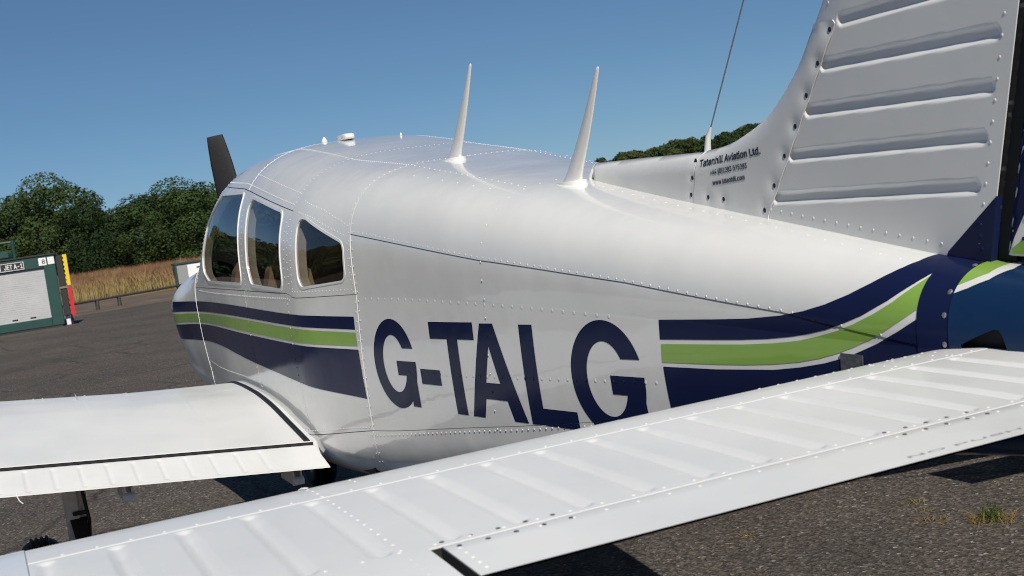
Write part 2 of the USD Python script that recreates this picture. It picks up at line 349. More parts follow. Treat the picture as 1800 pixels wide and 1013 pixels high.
# windows, as (x, z) outlines
def rounded(pts, r): return Polygon(pts).buffer(-r).buffer(r, quad_segs=5)
W1 = rounded([(1.90, 1.752), (2.425, 1.729), (2.455, 1.345), (2.44, 1.326), (1.62, 1.338), (1.50, 1.385), (1.50, 1.46), (1.60, 1.62)], .045)
W2 = rounded([(2.61, 1.702), (3.235, 1.603), (3.255, 1.300), (2.66, 1.321), (2.615, 1.40)], .05)
W3 = rounded([(3.465, 1.572), (3.545, 1.562), (3.895, 1.455), (3.885, 1.325), (3.50, 1.308), (3.475, 1.34)], .035)
WIN = [side_poly(list(w.exterior.coords)) for w in (W1, W2, W3)]
WIN = WIN + [mirror(w) for w in WIN]
holes = unary_union([w.buffer(.004) for w in WIN])
GAP = .0014
panels = []      # (name, polygon, proud, material)
def panel(name, poly, off=0.0, m=None, s=.03): panels.append((name, poly, off, m or white, s))
zero = lambda x: 0 * x
rb = strip_between(neg(ROOFU), ROOFU, 1.85, 2.49)
panel('roof_panel', rb, 0.0012)
panel('roof_panel', strip_between(neg(ROOFU), ROOFU, 2.49, 3.37), 0.0)
panel('roof_panel', strip_between(neg(BELT), BELT, 3.37, 3.957).difference(holes), 0.0012)
pillar = [(1.24, 1.315), (1.36, 1.46), (1.52, 1.64), (1.70, 1.765), (1.85, 1.80)]
wp = strip_between(neg(BELT), neg(ROOFU), 1.2, 3.37)
cut = Polygon([(1.0, 0), (1.0, -.9)] + [(x, -uz(x, z) * K) for x, z in pillar] + [(1.85, 0)])
wp = wp.difference(cut)
for sgn in (1, -1):
    f = (lambda p: p) if sgn == 1 else mirror
    panel('window_panel', f(wp).difference(holes), 0.0)
    for a, b in ((1.21, 2.49), (2.49, 3.30), (3.30, 3.957)):
        panel('side_panel', f(strip_between(neg(LL), neg(BELT), a, b)), 0.0 if a < 3 else 0.0004)
    panel('side_panel', f(strip_between(neg(LL), neg(UL), 3.957, 6.45)), -0.0006)
for a, b in ((1.21, 2.49), (2.49, 3.957), (3.957, 6.45)):
    panel('belly_panel', strip_between(LL, lambda x: 1 + 0 * x, a, b).union(Polygon()), -0.0004)
    panel('belly_panel', mirror(strip_between(LL, lambda x: 1 + 0 * x, a, b)), -0.0004)
panel('deck_panel', strip_between(neg(UL), UL, 3.957, 6.45), 0.0012)
panel('cowl', strip_between(lambda x: -1 + 0 * x, lambda x: 1 + 0 * x, .30, 1.205), 0.002, s=.04)
# windscreen: glazing between the cowl and the roof
cutR = mirror(cut)
ws = strip_between(neg(ROOFU), ROOFU, 1.2, 1.85).union(strip_between(neg(BELT), BELT, 1.2, 1.85)).intersection(cut.union(cutR).buffer(.002)).intersection(sbox(1.25, -2, 1.85, 2))
base_ring = strip_between(neg(BELT), BELT, 1.206, 1.25)
panel('cowl_top_strip', base_ring, 0.0)
PANEL_POLYS = [p for _, p, *_ in panels]
for name, poly, off, m, s in panels:
    r = patch(poly.buffer(-GAP, join_style=2), off, s, .004)
    if r: put(name, r[0], r[1], m, craft, r[2], base=B)
r = patch(ws.buffer(-.002), -.001, .03); put('windscreen', *r[:2], glass, craft, r[2], base=B)
# backing shell just under the skin, with the window openings, then the cabin lining
shell = strip_between(lambda x: -1 + 0 * x, lambda x: 1 + 0 * x, 0.31, 6.52).difference(holes).difference(ws.buffer(-.01))
r = patch(shell, -.005, .05); put('fuselage_frame', *r[:2], backing, craft, r[2], base=B)
r = patch(strip_between(lambda x: -.9 + 0 * x, lambda x: .9 + 0 * x, 1.27, 3.93).difference(unary_union([w.buffer(.012) for w in WIN])).difference(ws.buffer(-.012)), -.046, .05)
put('cabin_lining', *r[:2], lining, craft, r[2], base=B)
for k, w in enumerate(WIN):
    ring = w.buffer(.009, quad_segs=4).difference(w.buffer(-.001))
    r = patch(ring, .0028, .007, .008); wf = put('window_frame', *r[:2], white, craft, r[2], base=B)
    r = patch(w.buffer(.003), -.0035, .025); put('window_pane', *r[:2], glass, wf, r[2], base=B)
    P_, F_, N_ = patch(w.buffer(.011), -.007, .02); V_, F2_, N2_ = skirt(P_, F_, N_, .040); nf = len(F_); nv = len(P_)
    put('window_reveal', V_[nv:], F2_[nf:] - nv, reveal, wf, N2_[nv:], base=B)
# cowl front and aft closing bulkheads
def cap(x, m, name, off=0.0, flip=False):
    u = np.linspace(-1, 1, 81)[:-1]; V = S(np.full(80, x), u); c = V.mean(0)
    F = [[i, (i + 1) % 80, 80] for i in range(80)]
    put(name, np.vstack([V, c]), [f[::-1] for f in F] if flip else F, m, craft, base=B)
cap(.302, panelblk, 'cowl_inlet'); cap(1.28, panelblk, 'firewall'); cap(3.90, lining, 'cabin_bulkhead')
cap(6.50, dark, 'tail_bulkhead')

# ------------------------------------------------------------------ paint scheme: stripes and letters as thin layers on each panel
def decal(name, poly, m, off=.0009, s=.014, cuts=None):
    for pp, o in [(p, q[2]) for p, q in zip(PANEL_POLYS, panels)]:
        g = poly.intersection(pp.buffer(-GAP, join_style=2))
        if g.is_empty or g.area < 2e-5: continue
        r = patch(g, o + off, s)
        if r: put(name, *r[:2], m, craft, r[2], base=B)
def curve_poly(top, bot):
    return side_poly(list(top) + list(bot)[::-1])
def sm(pts, n=40):
    a = np.array(pts, float); f = PchipInterpolator(a[:, 0], a[:, 1]); x = np.linspace(a[0, 0], a[-1, 0], n); return list(zip(x, f(x)))
st = [
 (navy, curve_poly(sm([(.33, 1.225), (1.2, 1.229), (3.3, 1.202), (3.921, 1.193)]), sm([(.33, 1.165), (1.23, 1.173), (3.3, 1.156), (3.922, 1.147)]))),
 (green, curve_poly(sm([(.33, 1.150), (1.3, 1.162), (3.29, 1.146), (3.924, 1.136)]), sm([(.33, 1.095), (1.33, 1.115), (2.34, 1.100), (3.26, 1.092), (3.928, 1.087)]))),
 (navy, curve_poly(sm([(.33, 1.080), (1.33, 1.103), (2.34, 1.088), (3.25, 1.081), (3.931, 1.075)]), sm([(.33, 1.00), (1.33, 1.012), (2.33, .962), (3.221, .928), (3.948, .899)])))]
for m, p in st:
    decal('stripe', p, m); decal('stripe', mirror(p), m)
tb1 = curve_poly([(5.667, 1.187), (5.859, 1.1885), (5.98, 1.1905), (6.08, 1.197), (6.15, 1.206), (6.211, 1.219), (6.27, 1.237), (6.317, 1.256), (6.371, 1.281), (6.405, 1.297), (6.425, 1.2925), (6.45, 1.288)],
                 [(5.668, 1.140), (5.854, 1.142), (5.95, 1.1435), (6.039, 1.147), (6.11, 1.1525), (6.158, 1.159), (6.21, 1.168), (6.256, 1.180), (6.31, 1.197), (6.37, 1.2235), (6.42, 1.252), (6.45, 1.271)])
tg = curve_poly([(5.671, 1.129), (5.872, 1.132), (5.96, 1.1335), (6.056, 1.138), (6.13, 1.1445), (6.19, 1.155), (6.24, 1.166), (6.287, 1.180), (6.34, 1.200), (6.384, 1.2215), (6.43, 1.252), (6.446, 1.264)],
                [(5.670, 1.085), (5.868, 1.0865), (5.96, 1.0885), (6.052, 1.093), (6.13, 1.100), (6.187, 1.109), (6.24, 1.121), (6.282, 1.134), (6.33, 1.151), (6.373, 1.170), (6.42, 1.194), (6.446, 1.208)])
tb2 = curve_poly([(5.673, 1.075), (5.866, 1.0755), (6.051, 1.081), (6.13, 1.089), (6.202, 1.100), (6.27, 1.116), (6.34, 1.141), (6.40, 1.167), (6.45, 1.192)], [(5.69, .915), (6.45, .985)])
for m, p in ((navy, tb1), (green, tg), (navy, tb2)):
    decal('stripe', p, m); decal('stripe', mirror(p), m)
SL = .085
def shear(g): return affinity.affine_transform(g, [1, -SL, 0, 1, SL * 1.175, 0])
ZT, ZB = 1.177, .891
def ell(cx, cz, rx, rz): return Polygon([(cx + rx * math.cos(a), cz + rz * math.sin(a)) for a in np.linspace(0, 2 * math.pi, 72)[:-1]])
def letter_G(x0):
    cx, cz = x0 + .158, (ZT + ZB) / 2 + .001
    g = ell(cx, cz, .158, .151).difference(ell(cx - .001, cz, .085, .097))
    g = g.difference(sbox(cx + .004, 1.045, cx + .3, 1.088))
    g = g.union(sbox(cx + .016, .997, cx + .148, 1.045)).union(sbox(cx + .094, ZB + .004, cx + .148, 1.02))
    return g.buffer(0)
T_ = Polygon([(4.484, ZT), (4.768, ZT), (4.768, 1.124), (4.664, 1.124), (4.664, ZB), (4.597, ZB), (4.597, 1.124), (4.484, 1.124)])
A_ = Polygon([(4.810, 1.174), (4.887, 1.174), (5.010, ZB), (4.936, ZB), (4.914, .949), (4.792, .949), (4.768, ZB), (4.697, ZB)]).difference(Polygon([(4.850, 1.108), (4.889, .998), (4.808, .998)]))
L_ = Polygon([(5.030, 1.172), (5.100, 1.172), (5.100, .939), (5.264, .939), (5.264, .891), (5.030, .891)])
H_ = Polygon([(4.386, 1.024), (4.522, 1.024), (4.522, .975), (4.386, .975)])
LET = []
for g, nm in ((letter_G(4.044), 'letter'), (H_, 'hyphen'), (T_, 'letter'), (A_, 'letter'), (L_, 'letter'), (letter_G(5.268), 'letter')):
    g = shear(g)
    q = side_poly(list(g.exterior.coords), step=.008)
    for i in g.interiors: q = q.difference(side_poly(list(i.coords), step=.008))
    LET.append(q); decal('registration_' + nm, q, navy, s=.010)

# riveted band and tail cone
r = patch(strip_between(lambda x: -.97 + 0 * x, lambda x: .97 + 0 * x, 6.447, 6.522, .01), .0035, .015, .006); put('tail_band', *r[:2], navy, craft, r[2], base=B)
cut_out = [(6.545, 1.120), (6.55, 1.146), (6.571, 1.155), (6.605, 1.167), (6.628, 1.1745), (6.640, 1.172), (6.648, 1.160), (6.655, 1.140), (6.655, 1.120)]
slot = side_poly(cut_out + [(7.10, 1.125), (7.10, 1.085), (6.545, 1.085)])
cone = strip_between(lambda x: -.995 + 0 * x, lambda x: .995 + 0 * x, 6.5225, 7.14, .01).difference(slot).difference(mirror(slot))
r = patch(cone, .005, .012, .006); put('tail_cone', *r[:2], blue, craft, r[2], base=B)
r = patch(strip_between(lambda x: -.98 + 0 * x, lambda x: .98 + 0 * x, 6.50, 7.13, .01), -.02, .02); put('tail_cone_inside', *r[:2], dark, craft, r[2], base=B)
wl_ = [(6.5235, -.226), (6.545, -.197), (6.568, -.153), (6.573, -.06), (6.563, .034), (6.558, .10)]
wr_ = [(6.5235, -.256), (6.548, -.232), (6.582, -.184), (6.603, -.10), (6.596, -.039), (6.588, .05), (6.582, .12)]
cg = Polygon([(x, u * K) for x, u in [(6.5235, .18)] + [(6.5235, -.226)] + wl_[1:] + [(6.556, .18)]]).intersection(cone.buffer(-.001))
cw = Polygon([(x, u * K) for x, u in wl_ + wr_[::-1]]).intersection(cone.buffer(-.001))
for p, m in ((cg, green), (cw, white)):
    r = patch(p, .0062, .01); put('tail_cone_stripe', *r[:2], m, craft, r[2], base=B)

# ------------------------------------------------------------------ rivets
def dome(n=7):
    V = [(0, 0, 1.0)] + [(.62 * math.cos(2 * math.pi * k / n), .62 * math.sin(2 * math.pi * k / n), .72) for k in range(n)] + [(math.cos(2 * math.pi * k / n), math.sin(2 * math.pi * k / n), -.15) for k in range(n)]
    F = [[0, 1 + k, 1 + (k + 1) % n] for k in range(n)]
    for k in range(n):
        a, b = 1 + k, 1 + (k + 1) % n; F += [[a, a + n, b + n], [a, b + n, b]]
    return np.array(V), np.array(F)
DV, DF = dome()
def rivets(P, N, r=.0035, h=.0014):
    P, N = np.asarray(P, float), np.asarray(N, float)
    a = np.where(np.abs(N[:, 2:3]) < .9, np.array([[0, 0, 1.0]]), np.array([[1.0, 0, 0]]))
    t = np.cross(N, a); t /= np.linalg.norm(t, axis=1, keepdims=True); b = np.cross(N, t)
    V = P[:, None] + r * (DV[None, :, 0:1] * t[:, None] + DV[None, :, 1:2] * b[:, None]) + h * DV[None, :, 2:3] * N[:, None]
    F = DF[None] + (np.arange(len(P)) * len(DV))[:, None, None]
    return V.reshape(-1, 3), F.reshape(-1, 3)
def resample(pts, d):
    a = np.array(pts, float); X = a[:, :2]
    P3 = S(X[:, 0], X[:, 1]); L = np.r_[0, np.cumsum(np.linalg.norm(np.diff(P3, axis=0), axis=1))]
    t = np.arange(d / 2, L[-1], d)
    return np.c_[np.interp(t, L, X[:, 0]), np.interp(t, L, X[:, 1])]
def dense(f, x0, x1): x = np.linspace(x0, x1, 60); return np.c_[x, f(x)]
def ring_u(x, u0, u1, slope=0.0): u = np.linspace(u0, u1, 80); return np.c_[np.full(80, x) + slope * (u - u0), u]
RL = []
def rr(pts, d=.028, both=True):
    q = resample(pts, d); RL.append(q)
    if both: RL.append(q * [1, -1])
nU = neg(UL); nL = neg(LL); nB = neg(BELT); nR = neg(ROOFU)
rr(dense(lambda x: nU(x) + .007, 3.97, 6.43), .0345)
rr(dense(lambda x: nL(x) - .009, 3.97, 6.43), .032); rr(dense(lambda x: nL(x) + .008, 1.3, 3.94), .026)
for dx in (-.014, .014):
    rr(ring_u(3.957 + dx, -.97, -.46), .034); rr(ring_u(3.957 + dx, -.46, -.29), .03)
rr(ring_u(3.943, -.29, 0), .022); rr(ring_u(3.357, -.26, 0), .020); rr(ring_u(2.477, -.24, 0), .020); rr(ring_u(1.862, -.23, 0), .02)
rr(ring_u(4.853, -.97, -.03), .055)
rr(dense(nB, 1.3, 3.33) + [0, -.010], .031); rr(dense(nB, 3.38, 3.95) + [0, .012], .030)
rr(dense(nR, 1.86, 3.36) + [0, .011], .021); rr(dense(nR, 2.5, 3.36) + [0, .034], .03)
rr(dense(lambda x: -.128 + 0 * x, 1.9, 3.94), .020); rr(dense(lambda x: -.128 - .012 * (x - 3.95), 3.97, 4.85), .045)
rr([(2.535, -.43), (2.53, -.36), (2.52, -.28)], .026); rr([(3.355, -.41), (3.36, -.34), (3.36, -.285)], .028); rr([(3.30, -.40), (3.31, -.34), (3.315, -.29)], .036)
rr([(3.40, -.42), (3.405, -.34), (3.41, -.30)], .028); rr([(3.93, -.43), (3.93, -.34)], .026)
rr([(3.43, -.272), (3.60, -.283), (3.80, -.311), (3.93, -.327)], .028); rr([(3.45, -.25), (3.7, -.272), (3.93, -.305)], .03)
rr([(x, -uz(x, z)) for x, z in ((1.27, 1.33), (1.385, 1.46), (1.545, 1.635), (1.72, 1.755), (1.87, 1.79))], .026)
rr(ring_u(1.225, -.85, -.44), .027); rr(ring_u(1.19, -.8, -.40), .04); rr(ring_u(2.475, -.83, -.43), .03); rr(ring_u(2.505, -.83, -.70), .03); rr(ring_u(3.288, -.83, -.43), .032); rr(ring_u(3.312, -.83, -.76), .03)
rr(dense(lambda x: -.73 + 0 * x, 1.25, 2.5), .026)
rr(ring_u(6.463, -.9, -.03), .045); rr(ring_u(6.506, -.9, -.03), .06)
rr([(4.9, -.02), (5.0, -.05), (5.5, -.075), (5.79, -.085), (6.0, -.10), (6.42, -.15)], .06)
rr(dense(lambda x: -.17 + 0 * x, 4.1, 4.8), .11)
q = np.vstack(RL); P = S(q[:, 0], q[:, 1]); N = Nrm(q[:, 0], q[:, 1])
keep = ~shapely.contains_xy(holes, q[:, 0], q[:, 1] * K)
band = (q[:, 0] > 6.445) & keep; plain = (q[:, 0] <= 6.445) & keep
# rivets take the colour of the stripe they sit in
in_navy = unary_union([p for m, p in st if m is navy] + [tb1, tb2] + LET); in_navy = in_navy.union(mirror(in_navy))
in_green = unary_union([st[1][1], tg]); in_green = in_green.union(mirror(in_green))
cn = shapely.contains_xy(in_navy, q[:, 0], q[:, 1] * K); cgx = shapely.contains_xy(in_green, q[:, 0], q[:, 1] * K)
for sel, m, nm in ((plain & ~cn & ~cgx, white, 'rivets'), ((plain & cn) | band, navy, 'rivets'), (plain & cgx, green, 'rivets')):
    V, F = rivets(P[sel] + .0011 * N[sel], N[sel]); put(nm, V, F, m, craft, smooth=True, base=B, kind='stuff')
# faint rows of flush fasteners on the sides: slightly proud small heads
letters_u = unary_union(LET)
q = np.vstack([resample(dense(lambda x: -.645 + 0 * x, 4.30, 5.65), .043), resample(dense(lambda x: -.468 + 0 * x, 4.0, 5.5), .052)])
P = S(q[:, 0], q[:, 1]); N = Nrm(q[:, 0], q[:, 1]); on = shapely.contains_xy(letters_u, q[:, 0], q[:, 1] * K)
for sel, m in ((~on, white), (on, navy)):
    V, F = rivets(P[sel] + .0006 * N[sel] * (m is navy), N[sel], .0055, .0006); put('flush_rivets', V, F, m, craft, smooth=True, base=B, kind='stuff')

# ------------------------------------------------------------------ two sided plates in the x-z plane (fin, rudder, dorsal fairing)
def seg_d(P, a, b):
    a, b = np.array(a, float), np.array(b, float); t = np.clip(((P - a) @ (b - a)) / ((b - a) @ (b - a)), 0, 1)
    return np.linalg.norm(P - (a + t[:, None] * (b - a)), axis=1)
def groove(d, r, depth):
    t = np.clip(1 - d / r, 0, 1); return depth * (t * t * (3 - 2 * t))
def plate(poly, hfun, s=.012, yc=0.0):
    """hfun(P) = half thickness; returns left and right surface joined"""
    P, F = tri2d(poly, s)
    h = hfun(P, -1); h2 = hfun(P, 1)
    L = np.c_[P[:, 0], yc - h, P[:, 1]]; R = np.c_[P[:, 0], yc + h2, P[:, 1]]
    return np.vstack([L, R]), np.vstack([F, F[:, ::-1] + len(P)]), P, F
def plate_put(name, poly, hfun, m, s=.012, extra=None, label=None, parent=None, sk=.002):
    P, F = tri2d(poly, s); out = []
    for sd in (-1, 1):
        e = 4e-4; h = hfun(P, sd)
        hx = (hfun(P + [e, 0], sd) - hfun(P - [e, 0], sd)) / (2 * e); hz = (hfun(P + [0, e], sd) - hfun(P - [0, e], sd)) / (2 * e)
        N = np.c_[-hx, np.full(len(P), sd), -hz]; N /= np.linalg.norm(N, axis=1, keepdims=True)
        out.append(skirt(np.c_[P[:, 0], sd * h, P[:, 1]], F if sd == -1 else F[:, ::-1], N, sk))
    V, F, N = merge(out); return put(name, V, F, m, parent or craft, N, base=B, label=label)
hx = lambda z: 6.532 + (z - 1.292) * .3135           # hinge line of the rudder
lex = lambda z: 6.112 + (z - 1.844) * .884           # leading edge of the fin
fin_poly = Polygon([(5.80, 1.36), (6.50, 1.24), (hx(1.26), 1.26), (hx(1.40), 1.40), (hx(2.14), 2.14), (hx(2.14) - .05, 2.17), (lex(2.12) + .03, 2.17), (lex(2.08), 2.08), (lex(1.70), 1.70), (lex(1.5), 1.5)])
FB = [((6.194, 1.788), (6.640, 1.782)), ((6.118, 1.706), (6.606, 1.688)), ((6.045, 1.617), (6.577, 1.596)), ((5.966, 1.527), (6.546, 1.509)), ((5.885, 1.437), (6.513, 1.421)),
      ((6.27, 1.875), (6.67, 1.872)), ((6.345, 1.965), (6.70, 1.965)), ((6.42, 2.055), (6.725, 2.055))]
def fin_h(P, sd):
    dle = (P[:, 0] - lex(P[:, 1])) * .749
    h = np.where(dle < .12, .031 * np.sqrt(np.clip(1 - (1 - np.clip(dle, 0, .12) / .12) ** 2, 0, 1)), .031) - .004 * np.clip((P[:, 0] - 6.2), 0, 1)
    for a, b in FB:
        h = h - .0062 * np.clip((1 - seg_d(P, a, b) / .0175) / .62, 0, 1) ** 2 * (3 - 2 * np.clip((1 - seg_d(P, a, b) / .0175) / .62, 0, 1))
    return np.maximum(h, .0008)
fin = plate_put('fin', fin_poly, fin_h, white_flat, .0048)
tri = Polygon([(6.415, 1.283), (6.426, 1.3025), (hx(1.40) + .0004, 1.40), (hx(1.292) + .0004, 1.278), (6.50, 1.262)])
plate_put('fin_blue_corner', tri, lambda P, sd: fin_h(P, sd) + .0012, navy, .012, parent=fin, sk=.024)
gap = Polygon([(hx(1.25) - .012, 1.25), (hx(1.25) + .05, 1.25), (hx(2.1) + .04, 2.1), (hx(2.1) - .012, 2.1)])
plate_put('rudder_hinge_spar', gap, lambda P, sd: np.where(P[:, 0] < hx(P[:, 1]) - .0015, .0245, .014), dark, .006)
RG = .026
rud = Polygon([(hx(1.293) + RG, 1.293), (hx(2.13) + RG, 2.13), (hx(2.13) + .25, 2.13), (7.03, 1.60), (7.05, 1.30), (6.9, 1.262)])
def rud_h(P, sd):
    dl = P[:, 0] - hx(P[:, 1]) - RG; te = np.clip(1 - dl / .45, .12, 1)
    return np.maximum(.026 * np.sqrt(np.clip(1 - (1 - np.clip(dl, 0, .025) / .025) ** 2, 0, 1)) * te, .0008)
rudp = plate_put('rudder', rud, rud_h, white_flat, .012)
rb_ = rud.buffer(-.001).intersection(Polygon([(6.4, 1.2), (6.569, 1.292), (6.619, 1.361), (6.80, 1.61), (6.66, 1.60), (hx(1.514) + .02, 1.46), (6.4, 1.40)]))
rg_ = rud.buffer(-.001).intersection(Polygon([(6.583, 1.293), (6.583, 1.303), (6.614, 1.321), (6.80, 1.50), (7.2, 1.6), (7.2, 1.28)]))
plate_put('rudder_blue_patch', rb_, lambda P, sd: rud_h(P, sd) + .0010, navy, .012, parent=rudp)
plate_put('rudder_green_patch', rg_, lambda P, sd: rud_h(P, sd) + .0010, green, .012, parent=rudp)
# dorsal fairing in two pieces
frontp = Polygon([(4.90, 1.50), (4.935, 1.565), (4.955, 1.593), (5.25, 1.583), (5.560, 1.5705), (5.530, 1.452), (5.527, 1.40), (4.90, 1.49)])
top2 = [(5.570, 1.5725), (5.63, 1.574), (5.688, 1.580), (5.77, 1.5985), (5.863, 1.628), (5.943, 1.674), (6.016, 1.731), (6.050, 1.768), (6.076, 1.797)]
t2 = np.array(top2); tt = np.linspace(0, 1, len(t2)); f2 = PchipInterpolator(tt, t2); top2s = [tuple(v) for v in f2(np.linspace(0, 1, 30))]
rearp = Polygon(top2s + [(6.170, 1.792), (6.176, 1.783), (5.85, 1.400), (5.84, 1.375), (5.535, 1.42), (5.531, 1.452)])
SCREWS = [(6.155, 1.774), (6.101, 1.712), (6.048, 1.651), (5.994, 1.590), (5.940, 1.529), (5.886, 1.466), (5.835, 1.412), (5.598, 1.457), (5.667, 1.448)]
SCREWS_F = [(5.551, 1.551), (5.536, 1.510), (5.520, 1.468)]
tl = LineString(top2s); fl = LineString([(4.935, 1.50), (4.955, 1.593), (5.25, 1.583), (5.560, 1.5705)])
def edge_round(P, line, D, h):
    d = shapely.distance(shapely.points(P), line); return h * np.sqrt(np.clip(1 - (1 - np.clip(d, 0, D) / D) ** 2, 0, 1))
def rear_h(P, sd):
    h = edge_round(P, tl, .055, .0345)
    for a in SCREWS:
        dd = np.linalg.norm(P - a, axis=1); h = h - .0028 * np.exp(-(dd / .020) ** 2)
    return np.maximum(h, .001)
def front_h(P, sd):
    w = np.clip((P[:, 0] - 4.92) / .3, .0, 1) ** .6 * .012 + .0225
    h = edge_round(P, fl, .05, 1.0) * w
    for a in SCREWS_F:
        dd = np.linalg.norm(P - a, axis=1); h = h - .002 * np.exp(-(dd / .018) ** 2)
    return np.maximum(h, .001)
dfr = plate_put('dorsal_fairing', frontp, front_h, white_flat, .010, label='low front strip of the dorsal fairing'); drr = plate_put('dorsal_fairing', rearp, rear_h, white_flat, .009, label='swept rear piece of the dorsal fairing with lettering')
for k, a in enumerate(SCREWS + SCREWS_F):
    h = (rear_h if k < len(SCREWS) else front_h)(np.array([a]), -1)[0]
    V, F = rivets(np.array([[a[0], -h - .0002, a[1]]]), np.array([[0, -1.0, 0]]), .0068, .0022)
    sc = put('screw', V, F, screwm, drr if k < len(SCREWS) else dfr, smooth=True, base=B)
# fin rivets
PR = [(x, z) for x, z in zip(np.linspace(5.86, 6.41, 15), np.linspace(1.413, 1.318, 15))] + [(hx(z) - .030, z) for z in np.arange(1.315, 2.1, .0365)] + [(lex(z) + .05, z) for z in np.arange(1.83, 2.1, .05)]
for pr in (PR,):
    P2 = np.array(pr); PP = np.c_[P2[:, 0], -fin_h(P2, -1), P2[:, 1]]; NN = np.tile([0, -1.0, 0], (len(PP), 1))
    V, F = rivets(PP, NN, .0036, .0013); put('fin_rivets', V, F, white_flat, fin, smooth=True, base=B, kind='stuff')
P2 = np.array([(hx(z) + RG + .045, z) for z in np.arange(1.32, 2.1, .037)] + [(hx(1.29) - .016, z) for z in (1.305, 1.33, 1.355)])
PP = np.c_[P2[:, 0], -np.r_[rud_h(P2[:-3], -1), fin_h(P2[-3:], -1) + .001], P2[:, 1]]
V, F = rivets(PP, np.tile([0, -1.0, 0], (len(PP), 1)), .0045, .0022); put('rudder_rivets', V, F, navy, rudp, smooth=True, base=B, kind='stuff')
# lettering on the fairing: three lines
def glyphs(text, height, bold):
    m = meshkit.text_mesh(text, height, .0006, bold); return m
def serif(m): return m
def side_text(text, p0, p1, height, y, name, bold=False):
    m = glyphs(text, height, bold); V = m.vertices.copy(); w = V[:, 0].max() - V[:, 0].min(); V[:, 0] -= V[:, 0].min()
    p0, p1 = np.array(p0), np.array(p1); d = p1 - p0; L = np.linalg.norm(d); d = d / L; V[:, 0] *= L / w
    x = p0[0] + V[:, 0] * d[0] - V[:, 1] * d[1]; z = p0[1] + V[:, 0] * d[1] + V[:, 1] * d[0]
    Q = np.c_[x, z]; yy = -rear_h(Q, -1) - .0003 - V[:, 2]
    put(name, np.c_[x, yy, z], m.faces, inkm, drr, base=B)
side_text('Tatenhill Aviation Ltd.', (5.578, 1.5345), (5.853, 1.5430), .0165, 0, 'fairing_lettering', True)
side_text('+44 (0)1283 575283', (5.627, 1.5105), (5.790, 1.5150), .0125, 0, 'fairing_lettering')
side_text('www.tatenhill.com', (5.632, 1.4850), (5.775, 1.4890), .0125, 0, 'fairing_lettering')

# ------------------------------------------------------------------ stabilator and its tab
DIH = 0.0
XL, XB, XH, XT, XO = 6.435, 6.603, 6.966, 7.090, 7.094
ztop = PchipInterpolator([6.435, 6.440, 6.450, 6.470, 6.50, 6.545, 6.603, 6.75, 6.966, 7.10], [1.1085, 1.1185, 1.1245, 1.1305, 1.1352, 1.1382, 1.1393, 1.1372, 1.1306, 1.1213])
zbot = PchipInterpolator([6.435, 6.440, 6.450, 6.470, 6.50, 6.603, 6.75, 6.966, 7.10], [1.1085, 1.0985, 1.0925, 1.0870, 1.0825, 1.0795, 1.0880, 1.1090, 1.1175])
BY = [-1.7068 + .0876 * i for i in range(18)]
TIPY, TABY, ROOT = -1.7285, -1.3062, -.118
def stab_z(x, y):
    z = ztop(x) + np.where(x < XB - .003, .0005, 0.0)
    for k, b in enumerate(BY):
        m = np.abs(y - b) < .025
        if m.any():
            P = np.c_[x[m], y[m]]
            z[m] -= groove(seg_d(P, (XB + .020, b), (6.940, b)), .0165, .0070) * (.48 + .52 * np.clip((P[:, 0] - XB - .012) / .06, 0, 1))
    z -= .0004 * np.exp(-((x - XB) / .0022) ** 2)
    return z
def heightfield(zf, x, y, flip=False):
    X, Y = np.meshgrid(x, y, indexing='ij'); X, Y = X.ravel(), Y.ravel()
    Z = zf(X, Y); i = np.arange(len(x) * len(y)).reshape(len(x), len(y))
    a, b, c, d = i[:-1, :-1].ravel(), i[1:, :-1].ravel(), i[1:, 1:].ravel(), i[:-1, 1:].ravel()
    F = np.vstack([np.stack([a, b, c], 1), np.stack([a, c, d], 1)])
    e = 6e-4
    N = np.c_[-(zf(X + e, Y) - zf(X - e, Y)) / (2 * e), -(zf(X, Y + e) - zf(X, Y - e)) / (2 * e), np.ones(len(X))]
    N /= np.linalg.norm(N, axis=1, keepdims=True)
    if flip: F, N = F[:, ::-1], -N
    return np.c_[X, Y, Z], F, N
def xsamp(a, b, n): return np.linspace(a, b, n)
xl = np.unique(np.r_[XL, XL + .002, XL + .005, XL + .01, XL + .02, XL + .035, np.arange(XL + .05, XB - .02, .012), np.arange(XB - .02, XB + .05, .0035), np.arange(XB + .05, 6.91, .012), np.arange(6.91, XH, .004), XH])
def grid_y(a, b): return np.linspace(a, b, int(round((b - a) / .0038)) + 1)
def flatwall(pts, n):
    pts = np.array(pts, float); return pts, np.array([[0, k, k + 1] for k in range(1, len(pts) - 1)]), np.tile(n, (len(pts), 1))
def ladder(A, Bp):
    """faces between two polylines"""
    n = len(A); V = np.vstack([A, Bp]); F = []
    for k in range(n - 1): F += [[k, k + 1, n + k + 1], [k, n + k + 1, n + k]]
    F = np.array(F); nn = np.cross(V[F[0, 1]] - V[F[0, 0]], V[F[0, 2]] - V[F[0, 0]]); nn /= max(np.linalg.norm(nn), 1e-9)
    return V, F, np.tile(nn, (len(V), 1))
def xz_wall(x0, x1, y, n=24, ins=None):
    xs = np.linspace(x0, x1, n); return ladder(np.c_[xs, np.full(n, y), ztop(xs) - .0003], np.c_[xs, np.full(n, y), zbot(xs)])
